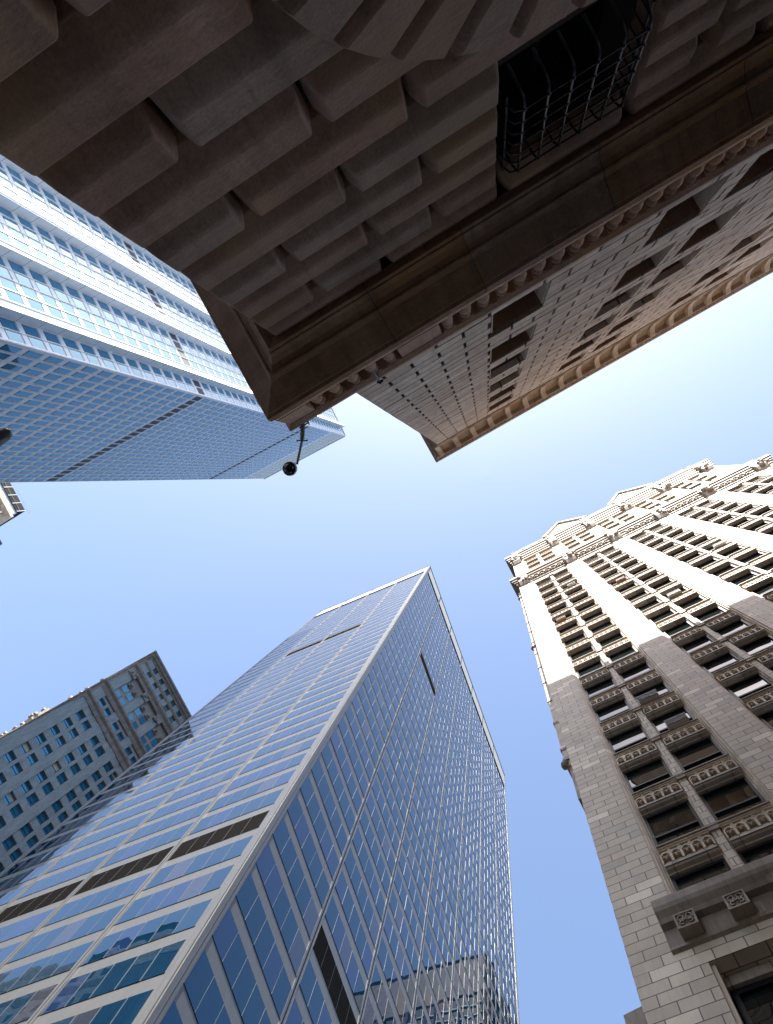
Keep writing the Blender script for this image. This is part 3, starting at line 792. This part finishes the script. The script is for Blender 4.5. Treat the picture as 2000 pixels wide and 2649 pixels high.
# ================================================================== blue glass tower in the middle
G0 = (-26.88, 15.01); G1 = (-62.51, 11.48); G2 = (-37.59, 78.54)
GL = face_from(G0, G1); GR = face_from(G0, G2)
glass = thing('glass_tower', 'tall dark blue glass office tower with grey metal bands rising in the middle', 'office tower', (G0[0], G0[1], GROUND))
GZ = 196.3; GF0, GFH = 31.9, 3.83       # window heads
LB = GL.L; RB = GR.L
mb = MB(GL)
fl = [GL.pt(0, 0, 0)[:2], GL.pt(LB, 0, 0)[:2], None, GR.pt(RB, 0, 0)[:2]]
fl[2] = (fl[1][0] + (fl[3][0] - fl[0][0]), fl[1][1] + (fl[3][1] - fl[0][1]))
V = [(p[0], p[1], GROUND) for p in fl] + [(p[0], p[1], GZ) for p in fl]
mb = MB()
def uvbox(fr, L):
    n_ = 12
    mb.add([(0, 0, GROUND), (L, 0, GROUND), (L, 0, GZ), (0, 0, GZ)], [(0, 1, 2, 3)], 'alu', fr=fr)
uvbox(GL, LB); uvbox(GR, RB)
mb.add([(v[0], v[1], v[2]) for v in V], [(4, 5, 6, 7), (1, 2, 6, 5), (2, 3, 7, 6)], 'alu')
mb.build('wall', glass)
def g_pane(pm, fr, a, b, z0, z1, k='gl_tower'):
    k = random.choice(('gl_tower',) * 11 + ('gl_tower2',) * 3 + ('gl_tower3',))
    t1 = random.gauss(0, .0032); t2 = random.gauss(0, .0026)
    w = (b - a) / 2; h = (z1 - z0) / 2; o = .036
    pm.quad([(a, o - t1 * w - t2 * h, z0), (b, o + t1 * w - t2 * h, z0), (b, o + t1 * w + t2 * h, z1), (a, o - t1 * w + t2 * h, z1)], k, fr=fr)
panes = []
def g_face(fr, L, nb, e0, dark):
    pp = .12 if fr is GL else .04; mo = .055 if fr is GL else .046; lm = 'alu_l' if fr is GL else 'alu'  # right face lines in duller metal, its dimmer light put into colour
    bw = (L - 2 * e0) / nb; gk = MB(fr); mu = MB(fr); pil = MB(fr); lou = []
    for i in range(nb):
        b0_ = e0 + bw * i; A = b0_ + .30; B = b0_ + bw - .30; pw = (B - A) / 5
        for k in range(-8, 41):
            z1 = GF0 + GFH * k; z0 = z1 - 2.66
            if z1 > 186: continue
            if z0 < 2: continue
            if (i, k) in dark:
                lou.append((A, B, z0, z1)); continue
            gk.box(A - .03, B + .03, .002, .014, z0 - .03, z1 + .03, 'gasket')
            for j in range(5):
                a = A + pw * j + .02; b = A + pw * (j + 1) - .02
                panes.append((fr, a, b, z0, z1))
        for k in range(-8, 41):
            z1 = GF0 + GFH * k; z0 = z1 - 2.66
            if z1 > 186 or z0 < 2: continue
            for j in range(0, 6):
                x = A + pw * j; mu.box(x - .016, x + .016, .015, mo, z0, z1, 'alu_l')
    for i in range(nb + 1):
        c = e0 + bw * i
        if i == 0: pil.box(0, .42, .002, .10, 0, GZ, 'alu'); pil.box(.46, e0 + .24, .002, .08, 0, GZ, 'alu')
        elif i == nb: pil.box(L - .42, L, .002, .10, 0, GZ, 'alu'); pil.box(L - e0 - .24, L - .46, .002, .08, 0, GZ, 'alu')
        else:
            pil.box(c - .24, c - .05, .002, pp, 0, GZ, 'alu'); pil.box(c + .05, c + .24, .002, pp, 0, GZ, 'alu'); pil.box(c - .255, c - .241, .0, pp + .004, 0, GZ - .3, lm); pil.box(c + .241, c + .255, .0, pp + .004, 0, GZ - .3, lm); pil.box(c - .05, c + .05, .002, .05, 0, GZ - .1, 'gasket')
    gk.build('gasket', glass, kind='stuff'); mu.build('mullion', glass); pil.build('pilaster', glass)
    for (A, B, z0, z1) in lou:
        m_ = MB(fr); m_.box(A, B, .004, .03, z0, z1, 'louver'); z = z0 + .1
        while z < z1: m_.box(A, B, .031, .06, z, z + .05, 'louver'); z += .2
        m_.build('louvre_band', glass)
    for i in range(nb):
        b0_ = e0 + bw * i
        m_ = MB(fr); m_.box(b0_ + .28, b0_ + bw - .28, .003, .03, 185.6 if fr is GL else 186.0, 188.2, 'gasket'); m_.build('roof_slot', glass)  # black strip painted for the shade inside a recessed slot
    for i in range(nb):
        b0_ = e0 + bw * i
        m_ = MB(fr); m_.box(b0_ + .28, b0_ + bw - .28, .003, .05, 188.3, GZ - .5, 'perf'); m_.build('roof_screen', glass)
    m_ = MB(fr); m_.box(0, L, .003, .2, GZ - .25, GZ, 'alu_l'); m_.build('coping', glass)
g_face(GL, LB, 4, .5, {(0, 5), (1, 5), (2, 5), (3, 5), (1, 27), (2, 27)})
g_face(GR, RB, 7, .5, {(1, 5), (1, 27)})
panes.sort(key=lambda q: (not in_frame(q[0].pt((q[1] + q[2]) / 2, 0, (q[3] + q[4]) / 2), 40), q[3]))
rest = MB(GL)
for i, (fr, a, b, z0, z1) in enumerate(panes):
    if i < 100: p = MB(fr); g_pane(p, fr, a, b, z0, z1); p.build('window_pane', glass)
    else: g_pane(rest, fr, a, b, z0, z1)
rest.build('window_pane', glass, kind='stuff')
mb = MB(GL); mb.box(6, LB - 5, -40, -8, GZ, GZ + 6, 'alu'); mb.build('penthouse', glass)

# ================================================================== pale blue tower with the white sawtooth flank
a25 = radians(2.5); BC = (-35.43, -35.63)
BF = Face(BC, (-cos(a25), -sin(a25)), (-sin(a25), cos(a25))); BE = Face(BC, (sin(a25), -cos(a25)), (cos(a25), sin(a25)))
blue = thing('pale_blue_tower', 'very tall pale blue glass tower with bright white sawtooth flank beside the dark bank', 'office tower', (BC[0], BC[1], GROUND))
BL = 32.8; BD = 60.; BZ = 232.
teeth = [3.04, 12.1, 20.8, 29.6, 38.4, 47.2]; PR = 1.45; SL = 2.6
mb = MB(BF)
mb.box(0, BL, -BD, 0, GROUND, BZ, 'bpanel'); mb.build('wall', blue)
for s0 in teeth:
    m_ = MB(BE)
    V = [(s0, -.2), (s0, PR), (s0 + SL, -.2)]
    m_.add([(a, o, 20) for a, o in V] + [(a, o, BZ + 1.2) for a, o in V], [(2, 1, 0), (3, 4, 5), (0, 1, 4, 3), (1, 2, 5, 4), (2, 0, 3, 5)], 'bpanel')
    z = 24
    while z < BZ: m_.box(s0 - .006, s0 + .02, .0, PR - .02, z, z + .05, 'gasket'); z += 3.59 * 1
    # end plate whitened to stand in for full sun on it
    dx, dy = SL, -(PR + .2); l = hypot(dx, dy)
    m_.add([(s0 + .0, PR + .01, 20), (s0 + SL, -.19, 20), (s0 + SL, -.19, BZ + 1.2), (s0, PR + .01, BZ + 1.2)], [(0, 1, 2, 3)], 'bwhite')
    m_.build('sawtooth_fin', blue)
BF0, BFH = 111.1, 3.59
bp = []
gk = MB(BF); sp = {}
for k in range(-24, 29):
    z0 = BF0 + BFH * k; z1 = z0 + 2.35
    if z1 > 213: continue
    for c in range(22):
        a = .35 + 1.46 * c; b = a + 1.12
        if k in (0, 20): sp.setdefault((0, k, 0), MB(BF)).box(a - .16, b + .18, .01, .05, z0, z1, 'louver_b'); continue
        gk.box(a - .05, b + .05, .005, .02, z0 - .05, z1 + .06, 'gasket'); bp.append((BF, a, b, z0, z1))
# column fins and cream crown
fin = MB(BF)
for c in range(23): fin.box(.15 + 1.46 * c, .30 + 1.46 * c, 0, .17, 20, BZ - .5, 'bfin')
for k in range(-24, 32):
    z0 = BF0 + BFH * k + 2.6
    if z0 < BZ - 2: fin.box(.0, BL, .006, .035, z0, z0 + .10, 'bfin')
fin.build('fin', blue)
for k in range(29, 34):
    z0 = BF0 + BFH * k - .1
    if z0 < BZ - 3: m_ = MB(BF); m_.box(.3, BL - .3, .007, .06, z0 - .3, z0 + 3.0, 'cream'); m_.build('louvre_panel', blue)
gke = MB(BE); efin = MB(BE)
segs = [(0, teeth[0])] + [(t + SL, u) for t, u in zip(teeth, teeth[1:])] + [(teeth[-1] + SL, 58)]
for i, (a0, a1) in enumerate(segs):
    n = 2 if i == 0 else 4; w = (a1 - a0) / n
    for c in range(n):
        for k in range(-24, 33):
            z0 = BF0 + BFH * k; z1 = z0 + 2.35
            a = a0 + w * c + .16; b = a0 + w * (c + 1) - .16
            if k in (0, 20): sp.setdefault((1, k, i), MB(BE)).box(a, b, .01, .05, z0, z1, 'louver_b'); continue
            gke.box(a - .05, b + .05, .005, .02, z0 - .05, z1 + .06, 'gasket'); bp.append((BE, a, b, z0, z1))
        efin.box(a0 + w * c - .04, a0 + w * c + .05, 0, .15, 20, BZ, 'bwhite')
    for k in range(-24, 33):
        z0 = BF0 + BFH * k + 2.55; efin.box(a0, a1, .006, .06, z0, z0 + .9, 'bpanel')
efin.build('flank_fin', blue); gk.build('gasket', blue, kind='stuff'); gke.build('gasket', blue, kind='stuff'); [m_.build('louvre_band', blue) for m_ in sp.values()]
mb = MB(BF); mb.sweep([(-.5, BZ - .3), (.35, BZ - .3), (.35, BZ + .1), (-.5, BZ + .2)], [(BF, 0, BL, 0, 0)], 'bwhite'); mb.sweep([(-.5, BZ - .3), (.35, BZ - .3), (.35, BZ + .1), (-.5, BZ + .2)], [(BE, 0, BD, 0, 0)], 'bwhite'); mb.build('coping', blue)
mb = MB(BF); mb.box(-.12, .14, -.14, .12, 20, BZ, 'bfin'); mb.build('corner_post', blue)
bp.sort(key=lambda q: (not in_frame(q[0].pt((q[1] + q[2]) / 2, 0, (q[3] + q[4]) / 2), 10), q[3]))
rest = MB(BF)
for i, (fr, a, b, z0, z1) in enumerate(bp):
    pm = MB(fr) if i < 100 else rest
    t = random.gauss(0, .003); t2 = random.gauss(0, .004)
    pm.quad([(a, .045 - t, z0), (b, .045 + t, z0), (b, .045 + t + t2, z1), (a, .045 - t + t2, z1)], 'gl_blue', fr=fr)
    if i < 100: pm.build('window_pane', blue)
rest.build('window_pane', blue, kind='stuff')

# ================================================================== old grey building on the left
OD = 85.; OF = Face((-OD, -.5), (0, 1), (1, 0)); OS = Face((-OD, -.5), (-1, 0), (0, -1))
old = thing('grey_stone_highrise', 'old grey stone highrise with ornate brown cornices, partly behind the glass tower', 'building', (-OD, -.5, GROUND))
OZ = 143.9; OL = 34.
mb = MB(OF); mb.box(.6, OL, -69, -.9, GROUND, OZ - .6, 'black'); mb.box(.4, 70, -.9, 0, GROUND, OZ - .6, 'grey_brick', fr=OS)
cols = []   # (s0, s1)
for gnum in range(3):
    b_ = 2.0 + 5.35 * gnum
    cols += [(b_ + .0, b_ + 1.55), (b_ + 2.15, b_ + 3.7)]
for gnum in range(3, 6):
    b_ = 2.0 + 5.35 * gnum; cols += [(b_, b_ + 1.55), (b_ + 2.15, b_ + 3.7)]
# piers
edges = [0] + [v for c in cols for v in c] + [OL]
for i in range(0, len(edges), 2):
    wide = edges[i + 1] - edges[i] > 1
    mb.box(edges[i], edges[i + 1], -.9, 0 if wide else -.25, 20, 116.3, 'grey_brick')
wz = []
k = 0; z = 112.2
while z > 40: wz.append((z, z + 2.15)); z -= 3.72
for (a, b) in cols:
    zz = 20
    for (z0, z1) in sorted(wz): mb.box(a, b, -.9, -.28, zz, z0, 'grey_brick'); zz = z1
    mb.box(a, b, -.9, -.1, zz, 116.3, 'grey_brick')
mb.build('shaft_wall', old)
w_all = [(a, b, z0, z1) for (a, b) in cols for (z0, z1) in wz]
w_all.sort(key=lambda q: (not in_frame(OF.pt((q[0] + q[1]) / 2, 0, q[2]), 10), q[0] > 22, -q[3]))
rest = MB(OF)
for i, (a, b, z0, z1) in enumerate(w_all):
    w = MB(OF) if i < 60 else rest
    w.box(a, b, -.86, -.7, z0, z0 + .08, 'iron'); w.box(a, a + .08, -.86, -.68, z0, z1, 'iron'); w.box(b - .08, b, -.86, -.68, z0, z1, 'iron'); w.box(a, b, -.86, -.72, (z0 + z1) / 2 - .04, (z0 + z1) / 2 + .04, 'iron')
    if random.random() < .45: w.box(a + .08, b - .08, -.79, -.775, z1 - random.choice((.6, .9, 1.3)), z1, 'shade')
    p = MB(OF) if i < 60 else rest
    dz = random.gauss(0, .01); p.quad([(a, -.77, z0), (b, -.77, z0), (b, -.77 + dz, z1), (a, -.77 + dz, z1)], 'gl_blue')
    if i < 60: wo = w.build('window', old); p.build('pane', wo)
rest.build('window', old, kind='stuff')
oseg = [(OF, 0, OL, 1, 0), (OS, 0, 70, 1, 0)]
def oband(name, prof, mk='brown_cor'):
    m_ = MB(OF); m_.sweep(prof, oseg, mk); return m_.build(name, old)
oband('lower_belt', [(-.9, 116.2), (.1, 116.2), (.3, 116.6), (.35, 117.0), (.8, 117.3), (.9, 117.7), (.9, 118.0), (.2, 118.2), (-.9, 118.2)])
oband('upper_belt', [(-.9, 122.2), (.05, 122.2), (.25, 122.6), (.4, 123.), (.9, 123.3), (1.0, 123.7), (.1, 124.1), (-.9, 124.1)])
mb = MB(OF)
for i in range(0, len(edges), 2): mb.box(edges[i], edges[i + 1], -.9, 0 if edges[i + 1] - edges[i] > 1 else -.3, 118.2, 122.2, 'grey_brick')
for (a, b) in cols: mb.box(a, b, -.9, -.3, 118.2, 119.0, 'grey_brick'); mb.box(a, b, -.9, -.3, 121.4, 122.2, 'grey_brick')
mb.build('attic_wall', old)
for (a, b) in cols:
    if a < 24: m_ = MB(OF); m_.box(a, b, -.8, -.74, 119.0, 121.4, 'gl_blue'); m_.build('window', old)
# colonnade storeys
mb = MB(OF)
bp_ = [0, 1.6] + [v for q in range(6) for v in (5.5 + 5.35 * q + .7, 7.35 + 5.35 * q)]
bp_ = [(0, 1.9)] + [(5.7 + 5.35 * q, 7.35 + 5.35 * q) for q in range(5)] + [(32, OL)]
for a, b in bp_: mb.box(a, b, -.9, 0, 124.1, 134.2, 'grey_brick'); mb.box(a - .1, b + .1, -.3, .25, 132.4, 134.2, 'brown_cor'); [mb.blob((random.uniform(a, b), .25, random.uniform(132, 134.4)), .35, 'brown_cor', rings=4, seg=6, jit=.3) for _ in range(6)]
mb.box(0, OL, -.9, -.5, 124.1, 134.2, 'brown_cor'); mb.build('colonnade', old)
for (a, b), (c, d) in zip(bp_, bp_[1:]):
    if c > 25: break
    for q in range(2):
        l = b + .2 + q * (c - b) / 2; r_ = l + (c - b) / 2 - .45
        for z0 in (125.2, 128.3):
            m_ = MB(OF); m_.box(l, r_, -.49, -.42, z0, z0 + 2.0, 'gl_blue'); m_.build('window', old)
        m_ = MB(OF); m_.box(l + .1, r_ - .1, -.49, -.2, 130.6, 131.6, 'brown_cor'); m_.blob(((l + r_) / 2, -.1, 131.2), .4, 'brown_cor', rings=4, seg=6, jit=.3); m_.build('carved_panel', old)
oband('middle_cornice', [(-.9, 134.2), (.1, 134.2), (.3, 134.8), (.8, 135.2), (.95, 135.8), (.2, 136.1), (-.9, 136.1)])
mb = MB(OF)
tw = [(2.2 + 2.72 * q, 3.5 + 2.72 * q) for q in range(11)]
ed = [0] + [v for c in tw for v in c] + [OL]
for i in range(0, len(ed), 2): mb.box(ed[i], ed[i + 1], -.9, 0, 136.1, 142.4, 'grey_brick')
mb.box(0, OL, -.89, -.45, 136.1, 142.4, 'brown_cor')
mb.sweep([(-.9, 139.3), (.05, 139.3), (.3, 139.7), (.35, 140.1), (-.9, 140.2)], oseg, 'brown_cor'); mb.build('top_storey', old)
for a, b in tw:
    for z0 in (136.9, 140.35):
        if a < 22: m_ = MB(OF); m_.box(a, b, -.44, -.4, z0, z0 + 1.8, 'gl_blue'); m_.build('window', old)
oband('crown_cornice', [(-.9, 142.35), (.1, 142.35), (.2, 142.6), (.7, 142.8), (.8, 143.1), (1.2, 143.3), (1.25, 143.75), (-.9, 143.9)])
mb = MB(OS)
for (s0, s1, o, z0, z1, mk) in ((9, 22, .9, 135, 137, 'tcp'), (24, 26, 1.6, 131, 137, 'tcp'), (27, 36, 1.1, 129, 136, 'tcp'), (38, 40, 1.7, 126, 134, 'tcp'), (41, 60, 1.2, 124, 133, 'tcp')):
    mb.box(s0, s1, 0, o, z0, z1, mk); [mb.blob((random.uniform(s0, s1), o, random.uniform(z0, z1)), .6, 'tcl', rings=4, seg=6, jit=.3) for _ in range(5)]
for k in range(12): mb.box(2 + 5 * k, 3.6 + 5 * k, 0, .35, 40, 116, 'grey_brick')
mb.build('side_balcony', old)

# ================================================================== small corner building at the left edge
QZ = 146.
Q0 = (-.689 * QZ - .9, -.312 * QZ - .9); QF = Face(Q0, (0, -1), (1, 0)); QS = Face(Q0, (-1, 0), (0, 1))
qb = thing('cream_corner_building', 'cream stone building corner with dark louvred penthouse at the left edge', 'building', (Q0[0], Q0[1], GROUND))
mb = MB(QF); mb.box(0, 40, -60, 0, GROUND, QZ, 'tcp'); mb.build('wall', qb)
mb = MB(QF); qs = [(QF, 0, 40, 1, 0), (QS, 0, 60, 1, 0)]
mb.sweep([(-.3, QZ - 2), (.1, QZ - 2), (.9, QZ - 1), (.9, QZ), (-.3, QZ)], qs, 'tcp')
mb.sweep([(-.3, QZ - 11), (.1, QZ - 11), (.7, QZ - 10), (.7, QZ - 9.4), (-.3, QZ - 9.2)], qs, 'tcl')
x = .5
while x < 30: mb.box(x, x + .5, .0, .5, QZ - 3.2, QZ - 2.0, 'tcl'); x += 1.3
mb.build('cornice', qb)
for k in range(8):
    for z in (QZ - 8, QZ - 15, QZ - 19, QZ - 23): m_ = MB(QF); m_.box(2 + 3.6 * k, 4 + 3.6 * k, .005, .05, z, z + 2.4, 'gl_dark'); m_.build('window', qb)
mb = MB(QF); mb.box(.2, 36, -20, .3, QZ, QZ + 2.5, 'bpanel'); mb.build('parapet', qb)
mb = MB(QF); mb.box(.5, 36, -30, .5, QZ + 2.5, QZ + 5.6, 'louver')
for k in range(16): mb.box(.5 + 2.2 * k, .68 + 2.2 * k, .5, .58, QZ + 2.5, QZ + 5.6, 'bpanel')
mb.box(.5, 36, .5, .56, QZ + 3.6, QZ + 3.75, 'alu'); mb.build('louvred_penthouse', qb)
mb = MB(QF)
for q in (.5, 1.0): mb.tube([(0, .6, QZ + 5.6 + q), (36, .6, QZ + 5.6 + q)], .03, 'alu')
for k in range(13): mb.tube([(3 * k, .6, QZ + 5.5), (3 * k, .6, QZ + 6.7)], .03, 'alu')
mb.build('railing', qb)
mb = MB(QS)
for k in range(10):
    for z in (QZ - 5, QZ - 9, QZ - 13, QZ - 17): mb.box(2 + 4 * k, 3.8 + 4 * k, .005, .05, z - 2.2, z, 'gl_dark')
mb.build('side_window', qb, kind='stuff')
ZS = 120.; S0 = (-.7295 * ZS - .1, -.2835 * ZS - .1); SF = Face(S0, (0, -1), (1, 0))
sb = thing('grey_slab_building', 'sliver of a pale grey building at the left edge below the cream corner building', 'building', (S0[0], S0[1], GROUND))
mb = MB(SF); mb.box(0, 5, -14, 0, GROUND, ZS - .3, 'grey_brick'); mb.build('wall', sb); mb = MB(SF); mb.box(-.1, 5.1, -14, .1, ZS - .3, ZS, 'alu'); mb.build('coping', sb)

# ================================================================== dark tower that only shows mirrored in the glass
R0 = (-19.0, 154.9); R1 = (31.0, 165.3); R2 = (-27.5, 196.0)
RF = face_from(R0, R1); RS = face_from(R0, R2, (-200, 150)); RZ = 230.
dark = thing('dark_ribbon_tower', 'dark office tower with pale top band, seen mirrored low in the glass tower', 'office tower', (R0[0], R0[1], GROUND))
mb = MB(RF); pts = [R0, R1, (R1[0] + R2[0] - R0[0], R1[1] + R2[1] - R0[1]), R2]
mb2 = MB(); mb2.add([(p[0], p[1], GROUND) for p in pts] + [(p[0], p[1], RZ) for p in pts], [(0, 1, 5, 4), (1, 2, 6, 5), (2, 3, 7, 6), (3, 0, 4, 7), (4, 5, 6, 7)], 'gl_dark'); mb2.build('wall', dark)
mb = MB(RF)
for fr, L in ((RF, RF.L), (RS, RS.L)):
    mb.box(0, L, .01, .5, RZ - 17, RZ - 1, 'rdark', fr=fr); mb.box(0, L, .01, .6, RZ - 1, RZ + .5, 'black', fr=fr)
mb.build('top_band', dark)
mb = MB(RF)
for fr, L in ((RF, RF.L), (RS, RS.L)):
    z = RZ - 22
    while z > 60: mb.box(0, L, .01, .4, z, z + .45, 'grey_brick' if fr is RF else 'gasket', fr=fr); z -= 3.9
    s_ = 0
    while s_ < L: mb.box(s_, s_ + .9, .41, .8, 60, RZ - 17, 'louver', fr=fr); s_ += 9
mb.build('floor_band', dark)

# ================================================================== fittings
L0 = Vector((-.2009 * 14.55, -.1998 * 14.55, 14.55))
lamp = thing('dome_lamp', 'black round dome lamp hanging on a bent arm off the balcony corner', 'lamp', tuple(L0), None)
P1_ = Vector((-.2135 * 14.75, -.180 * 14.75, 14.75)); P2_ = Vector((-.2335 * 14.9, -.158 * 14.9, 14.9)); H = Vector((-.2513 * 14.3, -.1531 * 14.3, 14.3))
w_ = MB(); w_.tube([L0 + Vector((.05, -.25, .0)), L0, L0 + (P1_ - L0) * .5, P1_], .052, 'lampmetal', 4); w_.build('bracket', lamp)
w_ = MB(); w_.tube([P1_, P2_, P2_ + Vector((-.06, .06, .03)), P2_ + Vector((-.13, .05, -.10)), H + Vector((0, 0, .22)), H + Vector((0, 0, .05))], .030, 'lampmetal', 10); w_.build('arm', lamp)
w_ = MB()
w_.tube([P1_ + Vector((-.09, -.05, 0)), P1_ + Vector((.09, .05, 0))], .014, 'iron', 6); w_.tube([L0 + Vector((-.1, .02, .0)), L0 + Vector((.12, .02, 0))], .016, 'iron', 6)
w_.blob(tuple(P1_ + Vector((-.1, -.05, 0))), .022, 'iron', jit=0, rings=4, seg=6); w_.blob(tuple(P1_ + Vector((.1, .05, 0))), .022, 'iron', jit=0, rings=4, seg=6); w_.blob(tuple(L0 + Vector((.13, .02, 0))), .03, 'iron', jit=0, rings=4, seg=6)
w_.build('clamp', lamp)
w_ = MB(); w_.lathe((H.x, H.y), [(.149, H.z - .03), (.158, H.z + .0), (.158, H.z + .06), (.13, H.z + .17), (.05, H.z + .24)], 'whitecap', 32); w_.build('housing', lamp)
w_ = MB(); w_.lathe((H.x, H.y), [(.02, H.z - .105), (.05, H.z - .10), (.09, H.z - .085), (.10, H.z - .055), (.104, H.z - .05), (.142, H.z - .045), (.147, H.z - .028)], 'lampglass', 32); w_.build('dome', lamp)
# small spotlight bracket on the handrail
SB = Vector((CX + 1.15, -DN + 1.03, 14.3))
spt = thing('rail_clamp', 'small rusty clamp with a knob hooked over the balcony handrail', 'bracket', tuple(SB))
w_ = MB(); w_.tube([SB + Vector((.0, -.16, -.35)), SB + Vector((0, -.06, -.2)), SB + Vector((0, .05, .0)), SB + Vector((0, .10, .2))], .028, 'lampmetal', 6); w_.build('strap', spt)
w_ = MB(); w_.blob(tuple(SB + Vector((.0, .13, .24))), .045, 'iron', jit=0); w_.tube([SB + Vector((-.06, .10, .24)), SB + Vector((.07, .13, .24))], .03, 'iron'); w_.build('knob', spt)
# street lamp whose head just enters at the left edge
zl = 5.2
E0 = Vector((-.632 * zl, -.4325 * zl, zl)); dv = Vector((-.72, -.12, .08))
pole = Vector((-6.6, -2.9, GROUND))
sl = thing('street_lamp', 'rounded dark grey street lamp head poking in at the left edge', 'street lamp', tuple(pole))
w_ = MB(); w_.tube([E0 + Vector((.045, .0, 0)), E0 + Vector((.03, 0, 0)), E0, E0 + dv * .15, E0 + dv * .6, E0 + dv * 1.0], [.012, .04, .055, .075, .10, .08], 'lampmetal', 20); w_.build('lamp_head', sl)
w_ = MB(); e = E0 + dv; w_.tube([e - dv * .05, e + dv * .6, Vector((-6.3, -3.0, 5.6)), Vector((-6.6, -2.9, 5.2)), pole], [.03, .03, .035, .05, .09], 'lampmetal', 10); w_.build('pole', sl)
reset()
print('objects', len(bpy.data.objects))
